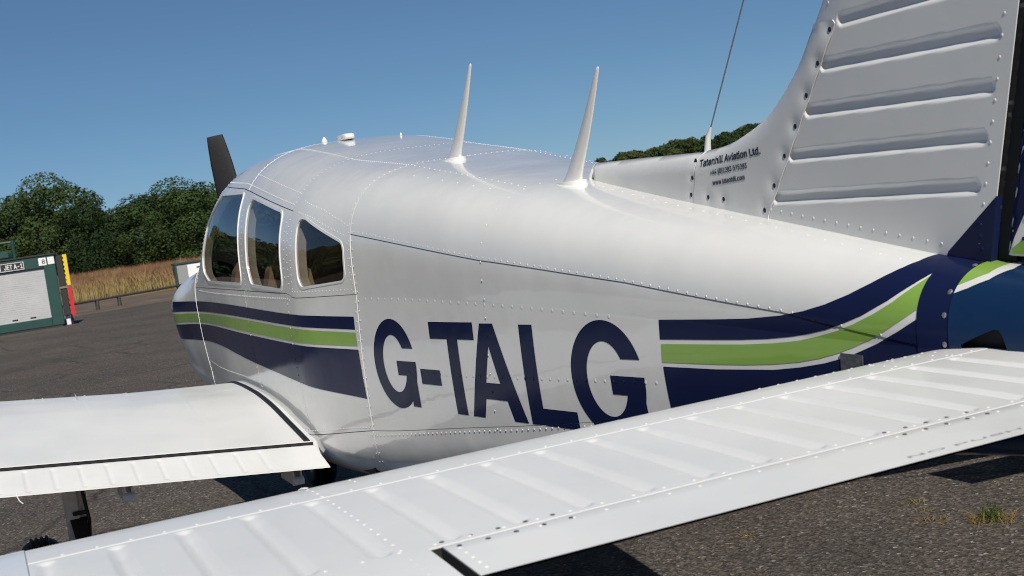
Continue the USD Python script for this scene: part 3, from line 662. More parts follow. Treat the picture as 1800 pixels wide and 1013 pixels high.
def stab_half(sign):
    out = []
    m = lambda t: (t[0] * [1, sign, 1], t[1] if sign > 0 else t[1][:, ::-1], t[2] * [1, sign, 1])
    zb = lambda X, Y: zbot(X)
    out.append(heightfield(stab_z, xl, grid_y(TABY, ROOT)))
    xo = np.unique(np.r_[xl, np.arange(XH, XO, .012), XO])
    out.append(heightfield(stab_z, xo, grid_y(TIPY, TABY)))
    out.append(heightfield(zb, xl[::3], np.linspace(TIPY, ROOT, 12), True))
    out.append(heightfield(zb, np.linspace(xl[::3][-1], XO, 6), np.linspace(TIPY, TABY, 4), True))
    out.append(xz_wall(XH, XO, TABY)); out.append(xz_wall(XL, XO, TIPY))
    yy = np.linspace(TABY, ROOT, 30); out.append(ladder(np.c_[np.full(30, XH), yy, np.full(30, ztop(XH))], np.c_[np.full(30, XH), yy, np.full(30, zbot(XH))]))
    yy = np.linspace(TIPY, TABY, 8); out.append(ladder(np.c_[np.full(8, XO), yy, np.full(8, ztop(XO))], np.c_[np.full(8, XO), yy, np.full(8, zbot(XO))]))
    return [m(t) for t in out]
for sign, lab in ((1, None), (-1, None)):
    V, F, N = merge(stab_half(sign)); stb = put('stabilator', V, F, white_flat, craft, N, base=B)
    # tab
    tz = lambda X, Y: np.interp(X, [XH + .002, XH + .004, XT], [1.1297, 1.1303, 1.1217]) + 0 * Y
    tb = lambda X, Y: np.interp(X, [XH + .002, XT], [1.109, 1.1187]) + 0 * Y
    xt = np.array([XH + .002, XH + .003, XH + .004, XH + .03, XH + .08, XT - .004, XT]); yt = np.linspace(TABY + .016, ROOT, 40)
    te = ladder(np.c_[np.full(40, XT), yt, np.full(40, 1.1217)], np.c_[np.full(40, XT), yt, np.full(40, 1.1187)])
    te = (te[0], te[1], np.tile([1.0, 0, .3], (len(te[0]), 1)) / 1.044)
    en = ladder(np.c_[xt, np.full(7, yt[0]), tz(xt, 0)], np.c_[xt, np.full(7, yt[0]), tb(xt, 0)])
    fr = ladder(np.c_[np.full(40, xt[0]), yt, tz(np.full(40, xt[0]), 0)], np.c_[np.full(40, xt[0]), yt, tb(np.full(40, xt[0]), 0)])
    V, F, N = merge([(t[0] * [1, sign, 1], t[1] if sign > 0 else t[1][:, ::-1], t[2] * [1, sign, 1]) for t in (heightfield(tz, xt, yt), heightfield(tb, xt, yt, True), te, en, fr)])
    tabp = put('trim_tab', V, F, white_flat, craft, N, base=B)
    if sign > 0: tab_left = tabp; stab_left = stb
    e2 = ladder(np.c_[xt, np.full(7, yt[0] - .0008), tz(xt, 0) - .001], np.c_[xt, np.full(7, yt[0] - .0008), tb(xt, 0) - .006]); put('tab_end', e2[0] * [1, sign, 1], e2[1], dark, tabp, base=B)
    yy = np.linspace(TABY, ROOT, 20); e3 = ladder(np.c_[np.full(20, XH + .0012), yy, np.full(20, 1.1285)], np.c_[np.full(20, XH + .0012), yy, np.full(20, 1.108)]); put('tab_well', e3[0] * [1, sign, 1], e3[1], dark, stb, base=B)
    # tip cap
    ty = np.linspace(-1.96, TIPY - .001, 26)
    def scale_y(y): return np.sqrt(np.clip(1 - ((TIPY - y) / .232) ** 2, 0.0004, 1))
    def tipz(X, Y): zm = (ztop(X) + zbot(X)) / 2; return zm + (ztop(X) - zm + .0022) * scale_y(Y)
    def tipb(X, Y): zm = (ztop(X) + zbot(X)) / 2; return zm + (zbot(X) - zm - .0022) * scale_y(Y)
    def warp(t):
        V = t[0].copy(); V[:, 0] += np.clip((TIPY - V[:, 1]) / .232, 0, 1) ** 2 * .10 * (1 - (V[:, 0] - XL) / (XO - XL)); return V * [1, sign, 1], t[1] if sign > 0 else t[1][:, ::-1], t[2] * [1, sign, 1]
    xo = np.unique(np.r_[xl[::2], np.arange(XH, XO, .02), XO])
    V, F, N = merge([warp(heightfield(tipz, xo, ty)), warp(heightfield(tipb, xo, ty, True)), warp(ladder(np.c_[xo, np.full(len(xo), ty[-1]), tipz(xo, ty[-1])], np.c_[xo, np.full(len(xo), ty[-1]), ztop(xo) - .003]))])
    tipp = put('stabilator_tip', V, F, tip_plastic, stb, N, base=B)
# rivets and screws on the left stabilator and tab
rv = [(XB - .012, y) for y in np.arange(-1.7068 + .022, ROOT, .0438)] + [(XH - .011, y) for y in np.arange(-1.69, ROOT, .044)]
rv += [(x, -1.3337) for x in np.arange(6.505, 6.95, .0295)] + [(x, -.31) for x in (6.52, 6.55, 6.58)] + [(x, -.22 + .25 * (x - 6.5)) for x in np.arange(6.47, 6.62, .028)]
rv += [(6.475 + .002 * k, y) for k, y in enumerate(np.arange(-.52, -.14, .038))] + [(x, -1.268) for x in (6.50, 6.53)] + [(6.505 + .004 * k, -.40 + .045 * k) for k in range(6)]
rv = np.array(rv); zz = stab_z(rv[:, 0].copy(), rv[:, 1].copy())
nn = np.c_[(ztop(rv[:, 0] - .01) - ztop(rv[:, 0] + .01)) / .02, np.zeros(len(rv)), np.ones(len(rv))]; nn /= np.linalg.norm(nn, axis=1, keepdims=True)
V, F = rivets(np.c_[rv, zz], nn, .0031, .0011)
big = np.array([(6.463 + .006 * k, -1.3337) for k in range(5)]); big = np.array([(6.446, -1.3337), (6.456, -1.3337), (6.468, -1.3337), (6.481, -1.3337), (6.494, -1.3337)])
V2, F2 = rivets(np.c_[big, ztop(big[:, 0]) + .001], np.tile([-.35, 0, .94], (5, 1)), .0052, .0026)
tr = np.array([(XH + .016, y) for y in np.arange(-1.17, ROOT, .044)] + [(XH + .022 + .02 * k, -1.275) for k in range(5)] + [(XH + .022 + .02 * k, -1.335) for k in range(5)])
V3, F3 = rivets(np.c_[tr, np.interp(tr[:, 0], [XH, XT], [1.1302, 1.1217])], np.tile([.07, 0, .997], (len(tr), 1)), .0034, .0013)
put('stabilator_rivets', np.vstack([V, V2, V3]), np.vstack([F, F2 + len(V), F3 + len(V) + len(V2)]), white_flat, stab_left, smooth=True, base=B, kind='stuff')
for y0, n in ((-1.285, 5), (-.640, 5)):
    for k in range(n):
        for dx in (-.012, .015):
            y = y0 + .036 * k + (.012 if dx > 0 else 0); z = float(np.interp(XH + dx, [6.9, XH, XT], [1.1327, 1.1304, 1.1217]))
            V, F = rivets(np.array([[XH + dx, y, z]]), np.array([[.05, 0, 1.0]]), .0042, .0013); put('hinge_screw', V, F, greyscrew, tab_left, smooth=True, base=B)
m = meshkit.text_mesh('NO PUSH', .0065, .0003, False); V = m.vertices.copy(); V[:, 0] *= .19 / V[:, 0].max()
put('tab_placard', np.c_[XT - .018 - V[:, 1] * 1.0, -.70 + V[:, 0], np.interp(XT - .018 - V[:, 1], [XH, XT], [1.1304, 1.1217]) + V[:, 2] + .0002], m.faces, inkgrey, tab_left, base=B)
for x, y in ((6.545, -1.775), (6.70, -1.765)):
    V, F = rivets(np.array([[x, y, ztop(x) + .0015]]), np.array([[0, 0, 1.0]]), .007, .0016); put('tip_screw', V, F, screwm, stab_left, smooth=True, base=B)
for u_ in (-.055, -.10, -.25, -.335, -.44):
    V, F = rivets([S(6.511, u_) + .0035 * Nrm(6.511, u_)], [Nrm(6.511, u_)], .0062, .0022); put('band_screw', V, F, steel, craft, smooth=True, base=B)
# data plate on the rear fuselage
r = patch(side_poly([(6.248, 1.122), (6.306, 1.119), (6.306, 1.075), (6.248, 1.078)]), .0035, .012, .003); put('data_plate', *r[:2], simple('plate_grey', (0.10, 0.10, 0.115), 0.5, 0.3, noise=.4, scale=120), craft, r[2], base=B)

# ------------------------------------------------------------------ wings, flaps, ailerons
DI = .12
def zref(y): return DI * (np.abs(y) - .62)
wtop_x = [1.50, 1.505, 1.52, 1.56, 1.62, 1.74, 1.90, 2.05, 2.40, 2.683, 3.082, 3.355]
wtop_z = [.700, .716, .735, .763, .788, .8165, .828, .830, .8225, .8015, .7415, .6965]
wt = PchipInterpolator(wtop_x, wtop_z)
wb = PchipInterpolator([1.50, 1.505, 1.52, 1.56, 1.62, 1.90, 2.4, 3.0, 3.355], [.700, .684, .668, .648, .633, .610, .603, .618, .640])
def le(y):
    a = np.abs(y); return np.interp(a, [.5, 1.15, 3.2, 5.2], [1.50, 1.86, 1.86, 2.20])
def te_w(y): return np.interp(np.abs(y), [.5, 3.2, 5.2], [3.355, 3.355, 3.20])
YW = np.r_[.42, .5, .585, np.arange(.62, 5.21, .06)]
tW = np.r_[0, .003, .012, .03, .06, .10, np.linspace(.15, 1, 38)]
def wing_pt(t, y, top):
    X = 1.50 + t * 1.855
    l, e = le(y), te_w(y); x = l + (e - l) * t
    # outboard of the glove the section keeps its rear part
    src = np.where(t > 0, 1.50 + t * 1.855, 1.50)
    full = np.clip((le(y) - 1.5) / .36, 0, 1); sc = np.where(np.abs(y) > 3.2, (e - l) / 1.495, 1.0)
    tt_top = np.interp(t, [0, .003, .012, .03, .06, .12, .22, .35, .5, .7, 1.0], [.700, .722, .741, .764, .790, .817, .8335, .8275, .8075, .762, .6965])
    tt_bot = np.interp(t, [0, .003, .012, .03, .06, .12, .3, .6, 1.0], [.700, .682, .667, .652, .637, .620, .604, .612, .640])
    z = (wt(src) if top else wb(src)) * (1 - full) + (tt_top if top else tt_bot) * full
    return np.stack([x, y, (z - .70) * sc + .70 + zref(y)], -1)
def wing_mesh(sign):
    out = []
    T, Y = np.meshgrid(tW, YW, indexing='ij')
    for top in (1, 0):
        V = wing_pt(T.ravel(), Y.ravel(), top).reshape(-1, 3); i = np.arange(T.size).reshape(T.shape)
        a, b, c, d = i[:-1, :-1].ravel(), i[1:, :-1].ravel(), i[1:, 1:].ravel(), i[:-1, 1:].ravel()
        F = np.vstack([np.stack([a, b, c], 1), np.stack([a, c, d], 1)])
        if not top: F = F[:, ::-1]
        out.append(trimesh.Trimesh(V, F, process=False))
    e = wing_pt(np.ones(len(YW)), YW, 1), wing_pt(np.ones(len(YW)), YW, 0)
    l = ladder(e[0], e[1]); out.append(trimesh.Trimesh(l[0], l[1], process=False))
    tp = np.vstack([wing_pt(tW, np.full(len(tW), 5.2), 1), wing_pt(tW, np.full(len(tW), 5.2), 0)[::-1]])
    c = tp.mean(0) + [0, .10, 0]; n = len(tp); out.append(trimesh.Trimesh(np.vstack([tp, c]), [[k, (k + 1) % n, n] for k in range(n)], process=False))
    m = cat_(out); V = m.vertices * [1, sign, 1]; F = m.faces if sign > 0 else m.faces[:, ::-1]
    return V, F
def control(y0, y1, x0, x1, sign, beads, z0=.6855, z1=.6285):
    def zt_(X, Y):
        z = np.interp(X, [x0, x0 + .006, x0 + .02, x1], [z0 - .012, z0 - .003, z0, z1]) + zref(Y)
        for b in beads:
            mm = np.abs(Y - b) < .03
            if mm.any(): z[mm] -= groove(seg_d(np.c_[X[mm], Y[mm]], (x0 + .045, b), (x1 - .025, b)), .014, .0032)
        return z
    zb_ = lambda X, Y: np.interp(X, [x0, x0 + .01, x1], [z0 - .012, z0 - .045, z1 - .005]) + zref(Y)
    xs = np.unique(np.r_[x0, x0 + .003, x0 + .006, x0 + .012, x0 + .02, np.arange(x0 + .03, x1, .007), x1])
    ysx = np.unique(np.round(np.r_[np.linspace(y0, y1, 30), np.concatenate([np.arange(b - .018, b + .0181, .004) for b in beads]) if len(beads) else []], 5)); ysx = ysx[(ysx >= y0) & (ysx <= y1)]
    parts = [heightfield(zt_, xs, ysx), heightfield(zb_, xs[::3], ysx[::4] if len(ysx[::4]) > 1 else ysx, True)]
    for y in (y0, y1): parts.append(ladder(np.c_[xs, np.full(len(xs), y), zt_(xs.copy(), np.full(len(xs), y))], np.c_[xs, np.full(len(xs), y), zb_(xs, np.full(len(xs), y))]))
    yy = np.linspace(y0, y1, 20); parts.append(ladder(np.c_[np.full(20, x1), yy, z1 + zref(yy)], np.c_[np.full(20, x1), yy, z1 - .005 + zref(yy)]))
    V, F, N = merge(parts); return V * [1, sign, 1], F if sign > 0 else F[:, ::-1], N * [1, sign, 1]
FBD = [.825 + .0935 * k for k in range(20)]
for sign in (-1, 1):
    V, F = wing_mesh(sign); put('wing', V, F, white_flat, craft, crease=40, base=B)
    V, F, N = control(.605, 2.72, 3.372, 3.604, sign, FBD); put('flap', V, F, white_flat, craft, N, base=B)
    V, F, N = control(2.74, 5.0, 3.366, 3.59, sign, [2.82 + .0935 * k for k in range(20)]); put('aileron', V, F, white_flat, craft, N, base=B)
# dark well between wing and flap
for sign in (-1, 1):
    yy = np.linspace(.60, 5.0, 12); Lw = ladder(np.c_[np.full(12, 3.3575), sign * yy, .6935 + zref(yy)], np.c_[np.full(12, 3.3575), sign * yy, .630 + zref(yy)])
    put('flap_well', Lw[0], Lw[1], dark, craft, base=B)
# wing rivets
def wing_surf(x, y):
    t = (x - le(y)) / (te_w(y) - le(y)); p = wing_pt(t, y, 1); q = wing_pt(np.clip(t + .01, 0, 1), y, 1); d = q - p
    n = np.stack([-d[:, 2], -DI * np.ones(len(x)), d[:, 0]], -1); n /= np.linalg.norm(n, axis=1, keepdims=True); return p, n
rw = [(2.30, y) for y in np.arange(.70, 3.0, .028)] + [(2.27, y) for y in np.arange(1.3, 3.0, .028)]
for y in (1.16, 1.34, 1.52, 1.56, 1.83): rw += [(x, y) for x in np.arange(2.0, 2.29, .022)]
for y in (.95, 1.36): rw += [(x, y) for x in np.arange(2.35, 3.0, .05)]
rw += [(3.335, y) for y in np.arange(.68, 3.0, .04)]
rw = np.array(rw); p, n = wing_surf(rw[:, 0], rw[:, 1])
V, F = rivets(p * [1, -1, 1], n * [1, -1, 1], .0046, .0017); put('wing_rivets', V, F, white_flat, craft, smooth=True, base=B, kind='stuff')
p, n = wing_surf(np.array([2.30]), np.array([1.385])); V, F = rivets(p * [1, -1, 1], n * [1, -1, 1], .03, .004); put('fuel_cap', V, F, greyleg, craft, smooth=True, base=B)
# root seal: a pair of rubber beads following the wing root up the glove
def wing_edge(y, off):
    xs = np.linspace(1.56, 3.352, 40); p, n = wing_surf(xs, np.full(40, y)); return p * [1, -1, 1] + off * n * [1, -1, 1]
for yy, rr_, m in ((.620, .0070, rubber), (.633, .0045, rubber), (.627, .0028, greyleg)):
    putm('root_seal', tube(wing_edge(yy, .004 if m is rubber else .010), rr_, 8), m, craft, True, B)
# hinge brackets below the flap, wick cord, wing root step
for y in (.715, 1.335):
    z = .60 + zref(np.array([y]))[0]
    g = cat_([bx((3.30, -y - .018, z - .045), (3.52, -y - .012, z + .05)), bx((3.30, -y + .012, z - .045), (3.52, -y + .018, z + .05)), tube([(3.515, -y - .022, z - .03), (3.515, -y + .022, z - .03)], .016, 12)])
    putm('flap_bracket', g, greyleg, craft, 30, B)
putm('static_cord', tube([(3.60, -1.706, .765), (3.605, -1.705, .752), (3.612, -1.700, .738), (3.612, -1.690, .726)], .0022, 6), stringm, craft, True, B)

# ------------------------------------------------------------------ undercarriage
def revolve(profile, seg=40): return trimesh.creation.revolve(np.array(profile), sections=seg)
def wheel(c, R=.218, w=.075):
    a = np.linspace(-math.pi / 2, math.pi / 2, 15)
    prof = [(R * .52, -w * .8)] + [(R - w * .75 + w * .75 * math.cos(t) ** .7 if abs(t) < 1.57 else R - w * .75, w * math.sin(t)) for t in a] + [(R * .52, w * .8)]
    ty = revolve(prof); rim = revolve([(0.0001, -w * .55), (R * .5, -w * .7), (R * .54, -w * .82), (R * .54, w * .82), (R * .5, w * .7), (.0001, w * .55)])
    for m in (ty, rim): m.apply_transform(trimesh.transformations.rotation_matrix(math.pi / 2, [1, 0, 0])); m.apply_translation(c)
    return ty, rim
def tread(c, R, w):
    out = []
    for k in (-.5, -.17, .17, .5):
        p = [(c[0] + (R + .002) * math.cos(t), c[1] + w * k, c[2] + (R + .002) * math.sin(t)) for t in np.linspace(0, 2 * math.pi, 49)]
        out.append(tube(p, .006, 6, False))
    return cat_(out)
for sign in (-1, 1):
    ys_, yt_ = sign * 1.485, sign * 1.645
    leg = cat_([tube([(2.80, ys_, .78), (2.80, ys_, .50), (2.80, ys_, .38)], .046, 20), bx((2.80, ys_ - .012 - .035, .36), (2.862, ys_ - .012 + .022, .74), .006)])
    lp = putm('gear_leg', leg, greyleg, craft, 30, B)
    putm('gear_piston', tube([(2.80, ys_, .40), (2.80, ys_, .20)], .03, 16), steel, lp, 30, B)
    putm('gear_scissors', cat_([trimesh.convex.convex_hull(np.array([(2.84, ys_ + s * .03, .47) for s in (-1, 1)] + [(2.97, ys_ + s * .018, .34) for s in (-1, 1)] + [(2.86, ys_ + s * .034, .50) for s in (-1, 1)] + [(2.985, ys_ + s * .018, .37) for s in (-1, 1)])),
        trimesh.convex.convex_hull(np.array([(2.83, ys_ + s * .03, .23) for s in (-1, 1)] + [(2.97, ys_ + s * .018, .34) for s in (-1, 1)] + [(2.84, ys_ + s * .03, .20) for s in (-1, 1)] + [(2.985, ys_ + s * .018, .36) for s in (-1, 1)]))]), rubber, lp, 30, B)
    putm('brake_hose', tube([(2.86, ys_ + .03, .70), (2.875, ys_ + .03, .6), (2.87, ys_ + .04, .48), (2.86, ys_ - sign * .02, .34), (2.83, ys_, .25)], .007, 8), rubber, lp, True, B)
    for z in (.52, .62): putm('hose_clip', bx((2.862, ys_ - .02, z - .008), (2.878, ys_ + .035, z + .008), .003), rubber, lp, 30, B)
    ty, rim = wheel((2.80, yt_, .218)); wp_ = putm('tyre', cat_([ty, tread((2.80, yt_, .218), .218, .06)]), rubber, craft, 40, B); putm('wheel_rim', rim, steel, wp_, 30, B)
    putm('axle', tube([(2.80, ys_, .218), (2.80, yt_, .218)], .022, 12), steel, lp, 30, B)
ty, rim = wheel((.80, 0, .20), .20, .07); nt = putm('tyre', ty, rubber, craft, 40, B); putm('wheel_rim', rim, steel, nt, 30, B)
putm('nose_leg', cat_([tube([(.72, 0, .72), (.79, 0, .36)], .035, 14), bx((.74, -.085, .18), (.86, -.075, .40), .005), bx((.74, .075, .18), (.86, .085, .40), .005), bx((.74, -.085, .38), (.86, .085, .42), .008)]), greyleg, craft, 30, B)

# ------------------------------------------------------------------ propeller
HUB = np.array([.17, -.105, 1.245])
def blade(ang, Rr=.955):
    rs = np.array([.06, .12, .2, .32, .48, .64, .78, .88, .93, Rr]); ch = np.array([.07, .085, .115, .145, .155, .150, .136, .118, .106, .098]); tw = np.radians([55, 48, 40, 32, 25, 20, 17, 15, 14, 14]); th = np.array([.045, .038, .028, .022, .018, .014, .011, .009, .007, .004])
    V, n = [], 16
    for r_, c, t, h in zip(rs, ch, tw, th):
        for k in range(n):
            a = 2 * math.pi * k / n; px, pt = c / 2 * math.cos(a), h / 2 * math.sin(a) * (1 + .3 * math.cos(a))
            V.append((pt * math.cos(t) + px * math.sin(t), px * math.cos(t) - pt * math.sin(t), r_))
    F = []
    for i in range(len(rs) - 1):
        for k in range(n): a0, a1 = i * n + k, i * n + (k + 1) % n; F += [[a0, a1, a1 + n], [a0, a1 + n, a0 + n]]
    V.append((0, 0, Rr + .001)); o = (len(rs) - 1) * n
    for k in range(n): F.append([o + k, o + (k + 1) % n, len(V) - 1])
    m = trimesh.Trimesh(np.array(V), F, process=False); m.apply_transform(trimesh.transformations.rotation_matrix(ang, [1, 0, 0])); m.apply_translation(HUB); return m
A0 = math.atan2(.09, .945)
putm('propeller_blade', blade(A0), propblk, craft, 40, B); putm('propeller_blade', blade(A0 + math.pi), propblk, craft, 40, B)
sp = trimesh.creation.revolve(np.array([(0.0001, 0.23), (.03, .222), (.075, .18), (.11, .11), (.13, .03), (.135, -.06), (.0001, -.06)]), sections=36); sp.apply_transform(trimesh.transformations.rotation_matrix(-math.pi / 2, [0, 1, 0])); sp.apply_translation(HUB)
putm('spinner', sp, white, craft, 40, B)

# ------------------------------------------------------------------ antennas and roof fittings
def whip_blade(base, tip, c0, c1, t0, flare, n=14):
    """swept tapered blade antenna with a flared foot"""
    base, tip = np.array(base), np.array(tip); V, F, k = [], [], 18
    tt_ = np.r_[0, .012, .03, .06, .10, .16, np.linspace(.25, .97, 8), .99, 1.0]
    for t in tt_:
        c = c0 + (c1 - c0) * t; h = t0 * (1 - .72 * t)
        fl_ = math.exp(-t / .045); c = c + flare * fl_; h = h + flare * .42 * fl_
        if t > .98: c *= .8 if t < 1 else .4; h *= .8 if t < 1 else .4
        p = base + (tip - base) * t - np.array([.012 * math.sin(t * math.pi) * -1, 0, 0])
        for j in range(k):
            a = 2 * math.pi * j / k; V.append(p + [c / 2 * math.cos(a), h / 2 * math.sin(a) * (1 - .25 * math.cos(a)), 0])
    for i in range(len(tt_) - 1):
        for j in range(k): a0, a1 = i * k + j, i * k + (j + 1) % k; F += [[a0, a1, a1 + k], [a0, a1 + k, a0 + k]]
    V.append(tip); o = (len(tt_) - 1) * k
    for j in range(k): F.append([o + j, o + (j + 1) % k, len(V) - 1])
    return trimesh.Trimesh(np.array(V), F, process=False)
antm = paint('antenna_white', (0.80, 0.79, 0.75), rough=.28, coat=.5, wave=.0003)
for (bx_, bu), tipx in (((3.995, -.047), None), ((4.938, -.067), None)):
    b = S(bx_, bu); nrm = Nrm(bx_, bu)
    tip = b + np.array([.290, .0, .299]) if bx_ < 4.5 else b + np.array([.268, 0, .299])
    an = putm('antenna', whip_blade(b - [0, 0, .016], tip, .100, .016, .034, .060), antm, craft, True, B)
    foot = trimesh.creation.cylinder(radius=1, height=.030, sections=40); foot.apply_scale([.076, .040, 1]); foot.apply_translation(b + [0, 0, -.0125])
    putm('antenna_foot', foot, antm, craft, 30, B)
wb_ = np.array([5.487, .05, 1.56]); wt_ = wb_ + np.array([.262, 0, .362]) * 2.2
putm('whip_insulator', tube([wb_ - [.03, 0, .11], wb_, wb_ + np.array([.016, 0, .05]), wb_ + np.array([.035, 0, .072])], [.010, .010, .007, .0028], 12), antm, craft, True, B)
putm('whip_antenna', tube([wb_ + np.array([.03, 0, .066]), (wb_ + wt_) / 2, wt_], .0018, 8), steel, craft, True, B)
p = S(2.60, -.030)
lz = trimesh.creation.icosphere(subdivisions=3); lv = lz.vertices; lv = np.sign(lv) * np.abs(lv) ** .6 * [.085, .030, .016] + p + [0, 0, .012]; putm('roof_lamp', trimesh.Trimesh(lv, lz.faces), antm, craft, True, B)
p = S(2.48, -.062); putm('roof_cone', tube([p, p + [0, 0, .012], p + [.004, 0, .028]], [.016, .013, .004], 14), antm, craft, True, B)
p = S(2.74, .075); putm('temperature_probe', tube([p, p + [0, 0, .008], p + [0, 0, .014]], [.007, .005, .002], 10), antm, craft, True, B)
p = S(2.0, -.2)
# ------------------------------------------------------------------ cabin: seats and panel
def seat(x, y, name='seat'):
    prof = [(-.05, .86)] + [(0, 0)]
    bkp = Polygon([(-.24, .80), (.24, .80), (.235, 1.26), (.21, 1.37), (.15, 1.45), (.06, 1.485), (-.06, 1.485), (-.15, 1.45), (-.21, 1.37), (-.235, 1.26)]).buffer(-.04).buffer(.04)
    m = trimesh.creation.extrude_polygon(bkp, .10); V = m.vertices.copy(); P3 = np.c_[x + V[:, 2] + (V[:, 1] - .8) * .20, y + V[:, 0], V[:, 1]]
    m2 = trimesh.creation.extrude_polygon(bkp.buffer(-.03), .13); V2 = m2.vertices; P4 = np.c_[x - .015 + V2[:, 2] + (V2[:, 1] - .8) * .20, y + V2[:, 0], V2[:, 1]]
    mm = cat_([trimesh.Trimesh(P3, m.faces), trimesh.Trimesh(P4, m2.faces), bx((x - .42, y - .23, .72), (x + .04, y + .23, .86), .04)])
    putm(name, mm, seatfab, craft, 35, B)
for x in (1.62, 2.42, 3.16):
    for y in (-.30, .30): seat(x, y)
putm('instrument_panel', bx((1.30, -.52, 1.0), (1.42, .52, 1.36), .03), panelblk, craft, 30, B)
putm('cabin_floor', bx((1.3, -.5, .60), (3.85, .5, .66)), panelblk, craft, 30, B)
# ------------------------------------------------------------------ fuel store at the apron edge
dgreen = simple('dark_green_steel', (0.012, 0.055, 0.045), 0.5, noise=.15, scale=4)
shutm = simple('grey_shutter', (0.46, 0.46, 0.46), 0.5, 0.1, noise=.08, scale=3)
blackm = simple('black_plate', (0.02, 0.02, 0.02), 0.6)
yel = simple('yellow_paint', (0.75, 0.52, 0.01), 0.5, noise=.05); red = simple('red_paint', (0.60, 0.012, 0.018), 0.5, noise=.05)
FB_ = np.array([-27.65, .39, 0.0]); fdir = math.degrees(math.atan2(1.62, .66)) # face runs from left to right
fx = np.array([.66, 1.62, 0]) / np.linalg.norm([.66, 1.62]); fx = np.array([0.07, 0.9975, 0.0]); fn = np.array([fx[1], -fx[0], 0.0])   # fn towards the camera
tank = thing('fuel_store', 'dark green fuel cabinet with grey roller shutter and black JET A-1 sign', 'fuel store', FB_)
def local(tm):      # local x along face (0 at right corner, negative to the left), y depth (negative = towards camera), z up
    V = tm.vertices; return trimesh.Trimesh(FB_ + V[:, 0:1] * fx + V[:, 1:2] * (-fn) + V[:, 2:3] * [0, 0, 1], tm.faces, process=False)
def tput(name, tm, m, parent=None, **k): return putm(name, local(tm), m, parent or tank, 30, FB_, **k)
Hc, Lc, Dc = 1.90, 5.6, 2.2
tput('corner_post', bx((-.30, 0, .05), (0, .25, Hc), .01), dgreen); tput('corner_post', bx((-Lc, 0, .05), (-Lc + .3, .25, Hc), .01), dgreen)
tput('top_beam', bx((-Lc + .3, 0, 1.60), (-.30, .22, Hc), .01), dgreen); tput('bottom_beam', bx((-Lc + .3, 0, .05), (-.30, .22, .27), .01), dgreen)
tput('side_wall', bx((-.06, .25, .05), (-.02, Dc, Hc)), dgreen); tput('rear_wall', bx((-Lc, Dc, .05), (-.02, Dc + .04, Hc)), dgreen)
tput('roof', bx((-Lc - .03, -.03, Hc), (.03, Dc + .05, Hc + .05), .01), blackm)
for k in range(24):
    z = .27 + k * .0553
    tput('shutter_slat', bx((-Lc + .3, .07, z + .0008), (-.30, .10, z + .0545), .002), shutm)
tput('shutter_backing', bx((-Lc + .3, .082, .27), (-.30, .115, 1.60)), shutm)
for x in (-1.2, -.75, -2.2): tput('shutter_handle', bx((x - .07, .045, .33), (x + .07, .07, .355), .004), blackm)
sg = tput('fuel_sign', bx((-1.62, -.012, 1.625), (-.77, -.001, 1.83)), blackm)
tput('sign_border', parent=sg, m=lettwhite, tm=cat_([bx((-1.62, -.016, 1.625), (-.77, -.0125, 1.638)), bx((-1.62, -.016, 1.817), (-.77, -.0125, 1.83)), bx((-.783, -.016, 1.638), (-.77, -.0125, 1.817)), bx((-1.62, -.016, 1.638), (-1.607, -.0125, 1.817))]))
m = meshkit.text_mesh('JET A-1', .115, .003, True); V = m.vertices.copy(); V[:, 0] *= .46 / V[:, 0].max()
tput('sign_lettering', trimesh.Trimesh(np.c_[V[:, 0] - 1.26, -.0165 + 0 * V[:, 0] - V[:, 2] + .003, V[:, 1] + 1.668], m.faces), lettwhite, sg)
for k in range(3): tput('sign_bar', bx((-1.53 + k * .075, -.017, 1.655), (-1.495 + k * .075, -.0125, 1.80)), lettwhite, sg)
tput('white_notice', bx((-.40, -.016, 1.655), (-.21, -.001, 1.855)), lettwhite); tput('white_notice', bx((-.175, -.016, 1.665), (-.01, -.001, 1.855)), lettwhite)
m = meshkit.text_mesh('8', .11, .003, True); V = m.vertices
tput('notice_print', trimesh.Trimesh(np.c_[V[:, 0] - .33, -.0165 - V[:, 2] + .001, V[:, 1] + 1.70], m.faces), blackm)
def scallop(x0, z0, z1, n, m):
    pts = [(x0 + .115, z0)] + [(x0 + .018 + .014 * math.sin(t * n * 2 * math.pi), z0 + (z1 - z0) * t) for t in np.linspace(0, 1, n * 8 + 1)] + [(x0 + .115, z1)]
    e = trimesh.creation.extrude_polygon(Polygon(pts), .10); V = e.vertices
    return trimesh.Trimesh(np.c_[V[:, 0], .07 + V[:, 2], V[:, 1]], e.faces)
tput('buffer_plate', bx((.02, .08, 1.04), (.19, .30, 1.86), .01), blackm); tput('buffer_plate', bx((.02, .08, .26), (.19, .30, .98), .01), blackm)
tput('yellow_edge', scallop(.191, 1.05, 1.87, 7, yel), yel); tput('red_edge', scallop(.191, .25, .98, 6, red), red)
tput('plate_clamp', bx((.03, .05, .985), (.22, .08, 1.03)), steel)
tput('foot', bx((.05, .2, 0), (.16, .4, .25), .01), greyleg); tput('foot', tube([(.2, .3, .27), (.2, .3, 0.0)], .02, 8), blackm); tput('skid', bx((-Lc, .02, 0.0), (-.05, Dc, .05)), blackm)
# tank top rails above the cabinet
for x in (-1.0, -2.6):
    tput('rail_post', tube([(x, 1.2, Hc), (x, 1.2, Hc + .55)], .045, 10), dgreen)
tput('guard_bar', tube([(-1.0, 1.2, Hc + .5), (-4.6, 1.2, Hc + .5)], .03, 10), dgreen); tput('tank_hump', bx((-4.6, 1.0, Hc + .05), (-1.10, 1.8, Hc + .27), .05), dgreen)

